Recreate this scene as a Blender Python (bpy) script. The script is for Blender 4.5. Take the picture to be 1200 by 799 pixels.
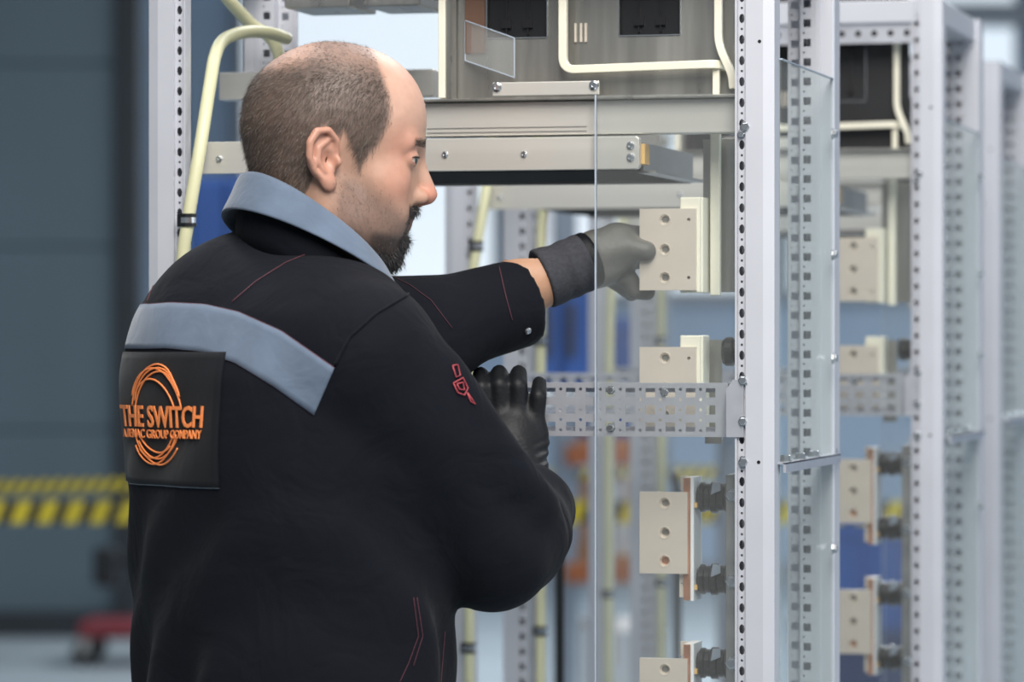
import bpy, math, random
import numpy as np
from mathutils import Vector, Matrix
from mathutils.bvhtree import BVHTree

for o in list(bpy.data.objects):
    bpy.data.objects.remove(o)
scene = bpy.context.scene
COL = scene.collection
R = math.radians
random.seed(7)
rng = np.random.default_rng(7)

# ------------------------------------------------------------------ camera, world, lights, exposure
FPX, CX, CY, CAMZ = 4500.0, 600.0, 399.5, 1.5
cam_d = bpy.data.cameras.new('camera')
cam = bpy.data.objects.new('camera', cam_d)
COL.objects.link(cam)
cam.location = (0, 0, CAMZ)
cam.rotation_euler = (R(90), 0, 0)
cam_d.sensor_width = 36
cam_d.lens = FPX / 1200 * 36
cam_d.clip_end = 200
cam_d.dof.use_dof = True
cam_d.dof.focus_distance = 4.46
cam_d.dof.aperture_fstop = 4.6
scene.camera = cam

world = bpy.data.worlds.new('world')
scene.world = world
world.use_nodes = True
bg = world.node_tree.nodes['Background']
bg.inputs['Color'].default_value = (0.80, 0.90, 1.0, 1)
bg.inputs['Strength'].default_value = 0.20

def area(name, loc, size, power, color, target):
    d = bpy.data.lights.new(name, 'AREA')
    d.shape = 'RECTANGLE'
    d.size, d.size_y = size
    d.energy = power
    d.color = color
    o = bpy.data.objects.new(name, d)
    COL.objects.link(o)
    o.location = loc
    o.rotation_euler = (Vector(target) - Vector(loc)).to_track_quat('-Z', 'Y').to_euler()
    return o

# hall ceiling luminaires (long strips under the roof), an added front fill and an added fill on the right
area('hall_ceiling_and_fill', (0.35, 1.7, 4.1), (1.6, 3.0), 225, (1.0, 0.96, 0.91), (0.3, 4.4, 1.2))  # front fill added above the work, hung low so brightness falls off behind
area('hall_ceiling_and_fill', (-1.9, 7.5, 6.5), (1.2, 9.0), 170, (0.90, 0.95, 1.0), (-1.4, 6.5, 0))
area('hall_ceiling_and_fill', (3.0, 15.0, 6.5), (3.0, 12.0), 1250, (0.95, 0.97, 1.0), (3.0, 12.0, 0))
area('right_fill_light', (7.5, 1.5, 3.2), (4.0, 4.0), 150, (0.93, 0.96, 1.0), (0.0, 4.5, 1.5))  # fill added from the right, no gate stands there

vs = scene.view_settings
scene.display_settings.display_device = 'sRGB'
vs.view_transform = 'Standard'
vs.look = 'None'
vs.gamma = 1.0
vs.use_curve_mapping = False
vs.exposure = 0.24

# ------------------------------------------------------------------ materials
def srgb(h):
    h = h.lstrip('#')
    c = [int(h[i:i + 2], 16) / 255 for i in (0, 2, 4)]
    return tuple((v / 12.92 if v <= 0.04045 else ((v + 0.055) / 1.055) ** 2.4) for v in c)

def mat(name, col, rough=0.5, metal=0.0, var=0.08, scale=8.0, bump=0.0, bscale=200.0, stretch=(1, 1, 1),
        spec=0.5, sheen=0.0, coat=0.0, emit=None, estr=0.0, rvar=0.0):
    m = bpy.data.materials.new(name)
    m.use_nodes = True
    nt = m.node_tree
    b = nt.nodes['Principled BSDF']
    c = srgb(col) if isinstance(col, str) else col
    tc = nt.nodes.new('ShaderNodeTexCoord')
    mp = nt.nodes.new('ShaderNodeMapping')
    mp.inputs['Scale'].default_value = stretch
    nt.links.new(tc.outputs['Object'], mp.inputs['Vector'])
    n = nt.nodes.new('ShaderNodeTexNoise')
    n.inputs['Scale'].default_value = scale
    n.inputs['Detail'].default_value = 5
    nt.links.new(mp.outputs['Vector'], n.inputs['Vector'])
    r = nt.nodes.new('ShaderNodeValToRGB')
    r.color_ramp.elements[0].position = 0.3
    r.color_ramp.elements[1].position = 0.7
    r.color_ramp.elements[0].color = (*[v * (1 - var) for v in c], 1)
    r.color_ramp.elements[1].color = (*[min(1, v * (1 + var)) for v in c], 1)
    nt.links.new(n.outputs['Fac'], r.inputs['Fac'])
    nt.links.new(r.outputs['Color'], b.inputs['Base Color'])
    b.inputs['Roughness'].default_value = rough
    b.inputs['Metallic'].default_value = metal
    b.inputs['Specular IOR Level'].default_value = spec
    b.inputs['Sheen Weight'].default_value = sheen
    b.inputs['Sheen Roughness'].default_value = 0.5
    b.inputs['Coat Weight'].default_value = coat
    if rvar:
        mr = nt.nodes.new('ShaderNodeMapRange')
        mr.inputs['To Min'].default_value = rough - rvar
        mr.inputs['To Max'].default_value = rough + rvar
        nt.links.new(n.outputs['Fac'], mr.inputs['Value'])
        nt.links.new(mr.outputs['Result'], b.inputs['Roughness'])
    if bump:
        n2 = nt.nodes.new('ShaderNodeTexNoise')
        n2.inputs['Scale'].default_value = bscale
        n2.inputs['Detail'].default_value = 3
        nt.links.new(mp.outputs['Vector'], n2.inputs['Vector'])
        bp = nt.nodes.new('ShaderNodeBump')
        bp.inputs['Strength'].default_value = bump
        bp.inputs['Distance'].default_value = 0.002
        nt.links.new(n2.outputs['Fac'], bp.inputs['Height'])
        nt.links.new(bp.outputs['Normal'], b.inputs['Normal'])
    if emit:
        b.inputs['Emission Color'].default_value = (*(srgb(emit) if isinstance(emit, str) else emit), 1)
        b.inputs['Emission Strength'].default_value = estr
    return m

def clear_mat(name, veil=0.14, tint=(0.97, 0.98, 0.98)):
    m = bpy.data.materials.new(name)
    m.use_nodes = True
    nt = m.node_tree
    for n in list(nt.nodes):
        nt.nodes.remove(n)
    out = nt.nodes.new('ShaderNodeOutputMaterial')
    tr = nt.nodes.new('ShaderNodeBsdfTransparent')
    tr.inputs['Color'].default_value = (*tint, 1)
    df = nt.nodes.new('ShaderNodeBsdfDiffuse')
    df.inputs['Color'].default_value = (0.80, 0.80, 0.78, 1)  # pale diffuse veil painted in for the reflected haze on the sheet
    gl = nt.nodes.new('ShaderNodeBsdfGlossy')
    gl.inputs['Roughness'].default_value = 0.06
    fr = nt.nodes.new('ShaderNodeValue')
    fr.outputs[0].default_value = 0.03
    m1 = nt.nodes.new('ShaderNodeMixShader')
    m2 = nt.nodes.new('ShaderNodeMixShader')
    tc = nt.nodes.new('ShaderNodeTexCoord')
    nz = nt.nodes.new('ShaderNodeTexNoise')
    nz.inputs['Scale'].default_value = 5
    mr = nt.nodes.new('ShaderNodeMapRange')
    mr.inputs['To Min'].default_value = veil * 0.75
    mr.inputs['To Max'].default_value = veil * 1.25
    nt.links.new(tc.outputs['Object'], nz.inputs['Vector'])
    nt.links.new(nz.outputs['Fac'], mr.inputs['Value'])
    nt.links.new(mr.outputs['Result'], m1.inputs['Fac'])
    nt.links.new(tr.outputs[0], m1.inputs[1])
    nt.links.new(df.outputs[0], m1.inputs[2])
    nt.links.new(fr.outputs[0], m2.inputs['Fac'])
    nt.links.new(m1.outputs[0], m2.inputs[1])
    nt.links.new(gl.outputs[0], m2.inputs[2])
    nt.links.new(m2.outputs[0], out.inputs['Surface'])
    return m

M = {}
M['post'] = mat('painted_steel_post', '#c0c2ca', 0.42, 0.25, 0.05, 6, 0.03, 90)
M['steel'] = mat('brushed_steel', '#a9a8a5', 0.34, 0.75, 0.10, 10, 0.05, 60, stretch=(0.15, 1, 4), rvar=0.08)
M['beam'] = mat('beam_steel', '#d0cdc6', 0.34, 0.5, 0.06, 5, 0.04, 60, stretch=(0.2, 1, 6), rvar=0.06)
M['zinc'] = mat('zinc_plated', '#c6c8d0', 0.30, 0.60, 0.05, 40, 0.02, 120, rvar=0.05)
M['bolt'] = mat('zinc_bolt', '#c9ccd0', 0.22, 0.95, 0.05, 40)
M['tin'] = mat('tinned_copper', '#dcd1c3', 0.36, 0.4, 0.04, 20, 0.02, 150)
M['copper'] = mat('bare_copper', '#c58e72', 0.35, 0.75, 0.2, 30, 0.1, 60)
M['cream'] = mat('cream_busbar', '#e6e2d0', 0.36, 0.1, 0.04, 12)
M['dark'] = mat('black_plastic', '#101216', 0.38, 0.0, 0.2, 20, 0.03, 80)
M['ins'] = mat('insulator_resin', '#17171a', 0.3, 0.0, 0.15, 30, coat=0.3)
M['deckblack'] = mat('black_deck', '#060607', 0.8, 0.0, 0.2, 10, spec=.1)
M['plate'] = mat('grey_steel_plate', '#a09f9a', 0.30, 0.8, 0.22, 9, 0.05, 40, stretch=(4, 1, 0.25), rvar=0.1)
M['clear'] = clear_mat('clear_polycarbonate', 0.028)
M['brown'] = mat('oxidised_copper', '#7e6152', 0.4, 0.6, 0.15, 8, stretch=(1, 1, 0.3))
M['hazed'] = clear_mat('clear_polycarbonate_hazed', 0.13)  # stronger painted haze for the slanted clear flap
M['clear_edge'] = mat('polycarbonate_edge', '#a9b4c2', 0.2, 0.0, 0.05, 10, spec=0.7)
M['clear_thin'] = clear_mat('clear_side_sheet', 0.06, (0.94, 0.97, 0.965))
M['hose'] = mat('pale_yellow_hose', '#cfcda8', 0.42, 0.0, 0.06, 15, 0.03, 60)
M['cable'] = mat('black_cable', '#0e1013', 0.5)
M['amber'] = mat('amber_block', '#c9a261', 0.5, 0.0, 0.1, 30)
M['floor'] = mat('concrete_floor', '#8b979e', 0.45, 0.0, 0.08, 1.5, rvar=0.1)
M['wall_dark'] = mat('slate_cladding', '#54656f', 0.5, 0.1, 0.12, 0.7, stretch=(1, 1, 0.4))
M['wall_dark2'] = mat('dark_seal_and_shade', '#20272e', 0.6)
M['wall_blue'] = mat('pale_blue_wall', '#9fb6d0', 0.6, 0.0, 0.06, 0.8)
M['wall_white'] = mat('white_wall', '#d3dbe0', 0.6, 0.0, 0.05, 0.6)
M['glazing'] = mat('daylight_glazing', '#dfe8ee', 0.3, 0.0, 0.04, 0.5, emit='#e6f1fa', estr=0.62)
M['beamgrey'] = mat('grey_girder', '#8d949c', 0.5)
M['tape_y'] = mat('yellow_tape', '#d9c42a', 0.4, 0.0, 0.06, 20)
M['tape_k'] = mat('black_tape', '#15161a', 0.45)
M['blue'] = mat('blue_sheet', '#164b92', 0.45, 0.0, 0.12, 3, stretch=(8, 1, 0.3))
M['navyblue'] = mat('dark_blue_plastic', '#16305c', 0.5)
M['orange'] = mat('orange_beam', '#9a5a35', 0.5)
M['red'] = mat('red_paint', '#6d1f28', 0.4)
M['redpost'] = mat('red_pipe_paint', '#b8323c', 0.4)
M['card'] = mat('cardboard', '#b98a63', 0.8, 0.0, 0.1, 6)
M['whitebox'] = mat('white_carton', '#d5dade', 0.7, 0.0, 0.06, 4)
M['rackgrey'] = mat('rack_upright', '#7d8894', 0.5)

# ------------------------------------------------------------------ mesh helpers
class MB:
    def __init__(s):
        s.v, s.f = [], []

    def add(s, vs_, fs):
        n = len(s.v)
        s.v += [tuple(map(float, p)) for p in vs_]
        s.f += [tuple(n + i for i in f) for f in fs]
        return s

    def box(s, a, b):
        x0, y0, z0 = [min(a[i], b[i]) for i in range(3)]
        x1, y1, z1 = [max(a[i], b[i]) for i in range(3)]
        return s.add([(x0, y0, z0), (x1, y0, z0), (x1, y1, z0), (x0, y1, z0), (x0, y0, z1), (x1, y0, z1), (x1, y1, z1), (x0, y1, z1)],
                     [(0, 3, 2, 1), (4, 5, 6, 7), (0, 1, 5, 4), (1, 2, 6, 5), (2, 3, 7, 6), (3, 0, 4, 7)])

    def prism(s, poly, h0, h1, axis='z'):
        """closed polygon (list of 2d points) extruded along an axis"""
        n = len(poly)
        def P(p, h):
            if axis == 'z': return (p[0], p[1], h)
            if axis == 'y': return (p[0], h, p[1])
            return (h, p[0], p[1])
        vs_ = [P(p, h0) for p in poly] + [P(p, h1) for p in poly]
        fs = [tuple(range(n - 1, -1, -1)), tuple(range(n, 2 * n))]
        fs += [(i, (i + 1) % n, n + (i + 1) % n, n + i) for i in range(n)]
        return s.add(vs_, fs)

    def tube(s, pts, r, n=10, cap=True, square=False, sx=1.0):
        pts = [Vector(p) for p in pts]
        rs = r if hasattr(r, '__len__') else [r] * len(pts)
        rings = []
        up = None
        for i, p in enumerate(pts):
            t = (pts[min(i + 1, len(pts) - 1)] - pts[max(i - 1, 0)]).normalized()
            if up is None:
                up = Vector((0, 1, 0)) if abs(t.y) < 0.9 else Vector((1, 0, 0))
            a = t.cross(up).normalized()
            up = a.cross(t).normalized()
            ring = []
            for k in range(n):
                th = 2 * math.pi * (k + (0.5 if square else 0)) / n
                ring.append(p + (a * math.cos(th) * sx + up * math.sin(th)) * rs[i])
            rings.append(ring)
        vs_ = [q for ring in rings for q in ring]
        fs = []
        for i in range(len(rings) - 1):
            for k in range(n):
                fs.append((i * n + k, i * n + (k + 1) % n, (i + 1) * n + (k + 1) % n, (i + 1) * n + k))
        if cap:
            fs.append(tuple(range(n - 1, -1, -1)))
            fs.append(tuple((len(rings) - 1) * n + k for k in range(n)))
        return s.add(vs_, fs)

    def lathe(s, prof, o, ax, n=16):
        """prof: list of (distance along axis, radius)"""
        o, ax = Vector(o), Vector(ax).normalized()
        return s.tube_profile([(o + ax * d, r) for d, r in prof], ax, n)

    def tube_profile(s, prs, ax, n):
        up = Vector((0, 0, 1)) if abs(ax.z) < 0.9 else Vector((1, 0, 0))
        a = ax.cross(up).normalized()
        b = a.cross(ax).normalized()
        vs_, fs = [], []
        for p, r in prs:
            for k in range(n):
                th = 2 * math.pi * k / n
                vs_.append(p + (a * math.cos(th) + b * math.sin(th)) * r)
        m = len(prs)
        for i in range(m - 1):
            for k in range(n):
                fs.append((i * n + k, (i + 1) * n + k, (i + 1) * n + (k + 1) % n, i * n + (k + 1) % n))
        fs.append(tuple(range(n)))
        fs.append(tuple((m - 1) * n + k for k in range(n - 1, -1, -1)))
        return s.add(vs_, fs)

    def holed(s, o, eu, ez, en, w, h, hole=None, t=0.0015):
        """one rectangle w x h (corner o, directions eu / ez, normal en towards the front) with one hole
        hole = (cu, cz, ru, rz, round?)"""
        o, eu, ez, en = Vector(o), Vector(eu), Vector(ez), Vector(en)
        P = lambda u, z, d=0.0: o + eu * u + ez * z - en * d
        if not hole:
            return s.add([P(0, 0), P(w, 0), P(w, h), P(0, h)], [(0, 1, 2, 3)])
        cu, cz, ru, rz, rd = hole
        out = [(0, 0), (cu, 0), (w, 0), (w, cz), (w, h), (cu, h), (0, h), (0, cz)]
        k = 0.7071 if rd else 1.0
        inn = [(cu - ru * k, cz - rz * k), (cu, cz - rz), (cu + ru * k, cz - rz * k), (cu + ru, cz), (cu + ru * k, cz + rz * k),
               (cu, cz + rz), (cu - ru * k, cz + rz * k), (cu - ru, cz)]
        vs_ = [P(*p) for p in out] + [P(*p) for p in inn] + [P(*p, t) for p in inn]
        fs = []
        for i in range(8):
            j = (i + 1) % 8
            fs.append((i, j, 8 + j, 8 + i))
            fs.append((8 + i, 8 + j, 16 + j, 16 + i))
        return s.add(vs_, fs)

    def build(s, name, m, parent=None, smooth=False, bevel=0.0, label=None):
        me = bpy.data.meshes.new(name)
        me.from_pydata(s.v, [], s.f)
        me.update()
        if smooth:
            me.polygons.foreach_set('use_smooth', [True] * len(me.polygons))
        o = bpy.data.objects.new(name, me)
        COL.objects.link(o)
        if m:
            me.materials.append(M[m] if isinstance(m, str) else m)
        if parent:
            o.parent = parent
        if bevel:
            bv = o.modifiers.new('bevel', 'BEVEL')
            bv.width = bevel
            bv.segments = 2
            bv.limit_method = 'ANGLE'
        if label:
            o['label'] = label
        return o

def empty(name, loc=(0, 0, 0), rz=0.0):
    o = bpy.data.objects.new(name, None)
    COL.objects.link(o)
    o.location = loc
    o.rotation_euler = (0, 0, rz)
    o.empty_display_size = 0.1
    return o

def tag(o, label=None, cat=None, group=None, kind=None):
    if label: o['label'] = label
    if cat: o['category'] = cat
    if group: o['group'] = group
    if kind: o['kind'] = kind
    return o

def copy_tree(o, parent=None):
    c = o.copy()
    COL.objects.link(c)
    c.parent = parent
    for ch in list(o.children):
        copy_tree(ch, c)
    return c

def arc(pts, r=0.012, seg=5):
    """polyline with rounded corners"""
    pts = [Vector(p) for p in pts]
    out = [pts[0]]
    for i in range(1, len(pts) - 1):
        a, b, c = pts[i - 1], pts[i], pts[i + 1]
        d1, d2 = (a - b), (c - b)
        rr = min(r, d1.length * 0.45, d2.length * 0.45)
        p, q = b + d1.normalized() * rr, b + d2.normalized() * rr
        for k in range(seg + 1):
            t = k / seg
            out.append(p * (1 - t) ** 2 + b * 2 * t * (1 - t) + q * t * t)
    out.append(pts[-1])
    return out

# ------------------------------------------------------------------ hall
def W(px, py, Y):
    return Vector(((px - CX) / FPX * Y, Y, CAMZ + (CY - py) / FPX * Y))

def struct(name, mb, m, **k):
    return tag(mb.build(name, m, **k), kind='structure')

struct('floor', MB().box((-14, -3, -0.1), (16, 26, 0)), 'floor')
XD = W(163, 0, 19.5).x
wd = empty('wall_left', (0, 19.5, 0)); tag(wd, kind='structure')
zs = [0.12, 1.05, 1.98, 2.91, 3.84, 4.77, 5.7]
for i in range(6):                                             # wide horizontal cladding panels with recessed joints
    for j in range(4):
        x1 = XD - 0.12 - j * 1.25
        MB().box((x1 - 1.235, 0, zs[i]), (x1, 0.08, zs[i + 1] - 0.004)).build('panel', 'wall_dark', wd, bevel=0.01)
MB().box((-8, 0.05, 0), (XD - 0.06, 0.2, 6)).build('backing', 'wall_dark2', wd)
MB().box((XD - 0.115, -0.04, 0), (XD, 0.2, 6)).build('edge_shade_strip', 'wall_dark2', wd)  # dark strip put in for the shadow along the wall's end
struct('baseboard_left', MB().box((-8, 19.44, 0), (XD, 19.5, 0.13)), 'wall_dark2')
struct('wall_back', MB().box((-8, 24, 0), (14, 24.2, 7)), 'wall_blue')
struct('wall_right', MB().box((12, -3, 0), (12.2, 24, 7)), 'wall_white')
wx0 = W(277, 0, 23.95).x
struct('baseboard_back', MB().box((-8, 23.95, 0), (12, 24, 0.12)), 'beamgrey')
# daylight glazing of the far wall: a frame with panes
k = 0
for (x0, x1, z0, z1) in [(wx0, wx0 + 1.65, 1.75, 5.8), (wx0 + 1.75, wx0 + 3.3, 1.75, 5.8), (wx0 + 3.4, wx0 + 4.9, 1.75, 5.8)]:
    k += 1
    wroot = tag(empty('window_%d' % k, (0, 23.9, 0)), kind='structure')
    fr = MB()
    t = 0.05
    fr.box((x0, 0, z0), (x0 + t, .1, z1)); fr.box((x1 - t, 0, z0), (x1, .1, z1))
    fr.box((x0 + t, 0, z0), (x1 - t, .1, z0 + t)); fr.box((x0 + t, 0, z1 - t), (x1 - t, .1, z1))
    fr.build('window_frame', 'beamgrey', wroot)
    n = 4
    hh = (z1 - z0 - 2 * t) / n
    for i in range(n):
        MB().box((x0 + t, .03, z0 + t + i * hh + 0.015), (x1 - t, .06, z0 + t + (i + 1) * hh - 0.015)).build('pane', 'glazing', wroot)
    MB().box((x0 + t, .04, z0 + t), (x1 - t, .09, z1 - t)).build('glazing_bar', 'whitebox', wroot)
struct('trim_1', MB().box((1.6, 23.6, 3.45), (12, 23.95, 3.58)), 'beamgrey')

# ------------------------------------------------------------------ switchgear cabinets (one prototype, three in a row)
ANG = R(14.5)
CA, SA = math.cos(ANG), math.sin(ANG)
HALF = 0.3708
def centre_from_right_post(px, Y):
    x = (px - CX) / FPX * Y
    return Vector((x - HALF * CA, Y + HALF * SA, 0))
C1 = centre_from_right_post(890, 4.573)
CABS = [C1, centre_from_right_post(1090, 5.86), centre_from_right_post(1160, 7.14)]

def q(px, py, w):
    """pixel of the photograph -> local (u, w, z) on the plane at depth w of the front cabinet"""
    a = (px - CX) / FPX
    u = (a * (C1.y + CA * w) - C1.x - SA * w) / (CA + SA * a)
    Y = C1.y - SA * u + CA * w
    return (u, w, CAMZ + (CY - py) / FPX * Y)
def qu(px, w): return q(px, 0, w)[0]
def qz(px, py, w): return q(px, py, w)[2]

ZT = 2.02
EU, EW, EZ = Vector((1, 0, 0)), Vector((0, 1, 0)), Vector((0, 0, 1))

def perf_strip(mb, o, eu, en, width, z0, z1, holes, pitch=0.025):
    """vertical strip with a repeated hole pattern; holes = list of (z0, z1, cu, ru, rz, round)"""
    n = int((z1 - z0) / pitch)
    for i in range(n):
        zb = z0 + i * pitch
        for (a, b, cu, ru, rz, rd) in holes:
            mb.holed(Vector(o) + EZ * (zb + a), eu, EZ, en, width, b - a, (cu, (b - a) / 2, ru, rz, rd))
    zb = z0 + n * pitch
    if z1 - zb > 1e-4:
        mb.holed(Vector(o) + EZ * zb, eu, EZ, en, width, z1 - zb)

def front_post(s):
    """s = +1 right, -1 left; local centre at 0"""
    mb = MB()
    poly = [(-.0125, -.0225), (.0085, -.0225), (.0215, -.0185), (.0225, .012), (-.0125, .012)]
    mb.prism([(s * x, y) for x, y in poly][::s], 0, ZT)
    H = [(0.0, .016, .0055, .0034, .0058, True), (.016, .025, .0055, .0016, .0016, True)]
    x0 = -.0235 if s > 0 else .0125
    perf_strip(mb, (x0, -.017, 0), EU, -EW, .011, 0, ZT, H)
    mb.box((s * -.0235, -.017, 0), (s * -.0222, .012, ZT))
    mb.box((s * -.0260, -.019, 0), (s * -.0235, -.012, ZT))
    mb.box((s * -.0235, .010, 0), (s * -.0125, .012, ZT))
    return mb

def rear_post(s):
    mb = MB()
    poly = [(.003, -.0225), (.0100, -.0225), (.0108, -.0205), (.0255, -.0205), (.0275, -.018), (.0275, .0225), (.003, .0225)]
    mb.prism([(s * x, y) for x, y in poly][::s], 0, ZT)
    H = [(0.0, .0155, .0092, .0048, .0050, False), (.0155, .025, .005, .0014, .0014, True)]
    perf_strip(mb, (s * (-.0165 if s > 0 else -.003), -.0215, 0), EU, -EW, .0195 - .006 * 0, 0, ZT, H) if s > 0 else \
        perf_strip(mb, (-.003, -.0215, 0), EU, -EW, .0195, 0, ZT, H)
    mb.box((s * -.0165, -.020, 0), (s * -.0155, .0225, ZT))
    mb.box((s * -.0155, .015, 0), (s * .003, .0165, ZT))
    # recessed second perforated flange further in
    x0 = -.036 if s > 0 else .0165
    perf_strip(mb, (x0, -.002, 0), EU, -EW, .0195, 0, ZT, H)
    mb.box((s * -.036, .0165, 0), (s * -.0165, .0225, ZT))
    return mb

def bolt(mb, p, ax, r=.006, h=.005, n=6):
    ax = Vector(ax)
    mb.lathe([(0, r * 1.35), (.0012, r * 1.35), (.0013, r), (h, r), (h + .0008, r * .8)], p, ax, n)
    return mb

def screw(mb, p, ax, r=.0055):
    mb.lathe([(0, r), (.0022, r * .92), (.0034, r * .6), (.0034, r * .38), (.0018, r * .34)], p, ax, 14)
    return mb

DEPTH = 0.385
ZR0, ZR1 = qz(750, 510, 0), qz(750, 450, 0)

def make_cabinet():
    root = empty('switchgear_cabinet')
    for s in (1, -1):
        o = front_post(s).build('post', 'post', root)
        o.location = (s * HALF, 0, 0)
        o = rear_post(s).build('post', 'post', root)
        o.location = (s * HALF, DEPTH, 0)
    H2 = HALF - .02
    # frame rails: top and bottom, with punched holes along the top front one
    for (w0, w1) in ((-.020, .015), (DEPTH - .015, DEPTH + .02)):
        for (z0, z1) in ((0.0, .06), (ZT - .035, ZT)):
            MB().box((-H2, w0, z0), (H2, w1, z1)).build('frame_rail', 'post', root, bevel=.002)
    for s in (1, -1):
        for (z0, z1) in ((0.0, .06), (ZT - .035, ZT)):
            MB().box((s * (HALF - .02), .015, z0), (s * (HALF + .02), DEPTH - .02, z1)).build('frame_rail', 'post', root, bevel=.002)
    # punched flange hanging under the top front rail
    mb = MB()
    n = int(2 * H2 / .025)
    for i in range(n):
        mb.holed((-H2 + i * .025, -.012, ZT - .065), EU, EZ, -EW, .025, .03, (.0125, .015, .005, .005, True))
    mb.build('punched_flange', 'zinc', root)
    # upper crossbeam (right post to behind the worker's head) with its lip
    a = .02
    zb1, zb0 = qz(700, 117.5, a), qz(700, 157.5, a)
    u0, u1 = qu(498, a), HALF - .026
    bm = MB().prism([(a, zb0), (a, zb1), (a + .03, zb1), (a + .03, zb0)], u0, u1, 'x').build('crossbeam', 'beam', root, bevel=.0015)
    g = MB().box((u0 + .003, a - .001, zb0 + .004), (u1 - .19, a - .0002, zb0 + .0052)); g.box((u0 + .003, a - .001, zb0 + .0095), (u1 - .19, a - .0002, zb0 + .0105))
    g.build('fold_line', 'steel', bm)
    MB().box((u0 - .008, a - .014, zb1 + .0005), (u1, a + .05, zb1 + .004)).build('shelf_lip', 'plate', root, bevel=.0008)
    MB().box((u0 - .018, a - .006, zb1 - .010), (u0 - .001, a + .03, zb1 - .002)).build('lip_block', 'plate', root, bevel=.001)
    # mid and rear beams seen on the left
    w = DEPTH - .03
    MB().box((-HALF + .03, w, qz(260, 165, w)), (u0 + .03, w + .02, qz(260, 136, w))).build('crossbeam', 'beam', root, bevel=.0015)
    MB().box((qu(262, w), w - .02, qz(280, 118, w)), (qu(513, w), w + .01, qz(280, 86, w))).build('crossbeam', 'beam', root, bevel=.0015)
    # lower beam with screws, ends in a rounded plate
    a = .010
    za, zb = qz(560, 200, a), qz(560, 162, a)
    ul, ur = qu(232, a), qu(749, a)
    r = .004
    poly = [(ul, za), (ur - r, za), (ur - r * .3, za + r * .3), (ur, za + r), (ur, zb - r), (ur - r * .3, zb - r * .3), (ur - r, zb), (ul, zb)]
    lb = MB().prism([(x, z) for x, z in poly][::-1], a, a + .012, 'y').build('crossbeam', 'beam', root, bevel=.0008)
    for (px, py) in ((257, 186), (521.5, 181), (614, 180.5), (739, 170.5), (739, 184.5)):
        screw(MB(), q(px, py, a), (0, -1, 0), .0052 if px > 700 else .0042).build('screw', 'bolt', lb)
    # black shelf deck and its side members
    du0, du1 = qu(320, .03), qu(744, .03)
    dk = MB().box((du0, .024, za - .001), (du1, DEPTH - .04, za + .006)).build('shelf_deck', 'deckblack', root)
    MB().box((du0, DEPTH - .04, za - .004), (du1, DEPTH - .025, za + .035)).build('rear_lip', 'steel', dk)
    MB().box((du1, .06, za - .001), (du1 + .004, DEPTH - .03, za + .034)).build('side_member', 'steel', root)
    MB().box((du1 - .002, .06, za - .003), (du1 + .02, DEPTH - .03, za)).build('side_member', 'steel', root)
    MB().box((du1 + .004, .023, za + .006), (du1 + .014, .05, za + .031)).build('spacer_block', 'amber', root, bevel=.001)
    # perforated mounting rail: a channel of three square rows and dot columns
    w0 = .0
    ue = qu(853, w0)
    us = -HALF + .026
    mb = MB()
    hgt = ZR1 - ZR0
    p = .0246
    n = int((ue - .012 - us) / p)
    cA, cB = .0140, p - .0140
    uu = ue - .014 - n * p
    for i in range(n):
        x = uu + i * p
        rows = 5
        hB = hgt / rows
        for j in range(rows):
            mb.holed((x, w0, ZR0 + j * hB), EU, EZ, -EW, cB, hB, (cB / 2, hB / 2, .0020, .0020, True))
        hA = hgt / 3
        for j in range(3):
            mb.holed((x + cB, w0, ZR0 + j * hA), EU, EZ, -EW, cA, hA, (cA / 2, hA / 2, .0058, .0055, False))
    mb.box((ue - .014, w0, ZR0), (ue, w0 + .0015, ZR1))
    mb.box((us, w0, ZR0), (uu, w0 + .0015, ZR1))
    mb.box((us, w0 + .0001, ZR1), (ue, w0 + .023, ZR1 + .0015))
    mb.box((us, w0 + .0001, ZR0 - .0015), (ue, w0 + .023, ZR0))
    mb.box((us, w0 + .0216, ZR0), (ue, w0 + .023, ZR0 + .010)); mb.box((us, w0 + .0216, ZR1 - .010), (ue, w0 + .023, ZR1))
    rl = mb.build('mounting_rail', 'zinc', root, label='perforated zinc-plated mounting rail')
    for (px, py) in ((716, 457), (716, 501), (779, 459)):
        bolt(MB(), q(px, py, w0), (0, -1, 0), .0042, .004).build('bolt', 'bolt', rl)
    for s in (1, -1):
        b0, b1 = (qu(855, 0), HALF - .015)
        poly = [(b0, ZR0 - .001), (b1, ZR0 - .001), (b1, ZR1 + .006), (b0 + .008, ZR1 + .006), (b0, ZR1 - .006)]
        mbk = MB().prism([(s * x, z) for x, z in poly][::-s], -.021, -.0192, 'y')
        e = .0012
        mbk.box((s * b0, -.0192, ZR0), (s * (b0 + .0016), .022, ZR1 - .004))
        bk = mbk.build('rail_bracket', 'zinc', root)
        for py in (445.5, 493.5):
            bolt(MB(), (s * qu(871, -.021), -.021, qz(871, py, -.021)), (0, -1, 0), .0048, .004).build('bolt', 'bolt', bk)
    # steel mounting strip with bolts behind the right post, carries the insulators
    w = .06
    m0, m1 = qu(850.5, w), qu(867, w)
    st = MB().box((m0, w, .25), (m1, w + .003, qz(855, 556, w)))
    st.box((m0, w + .003, .25), (m0 + .003, w + .05, qz(855, 556, w)))
    st = st.build('mounting_strip', 'steel', root, bevel=.0006)
    for py in (580, 681, 777, 878, 980):
        bolt(MB(), q(858, py, w), (0, -1, 0), .0065, .006).build('bolt', 'bolt', st)
    # grey backing plate and long vertical cream busbar beside it
    w = .125
    MB().box((qu(824, w), w, qz(850, 342, w)), (qu(872, w), w + .003, qz(850, 163, w))).build('backing_plate', 'plate', root)
    MB().box((qu(826, w), w, qz(850, 520, w)), (qu(846, w), w + .003, qz(850, 398, w))).build('backing_plate', 'plate', root)
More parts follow.
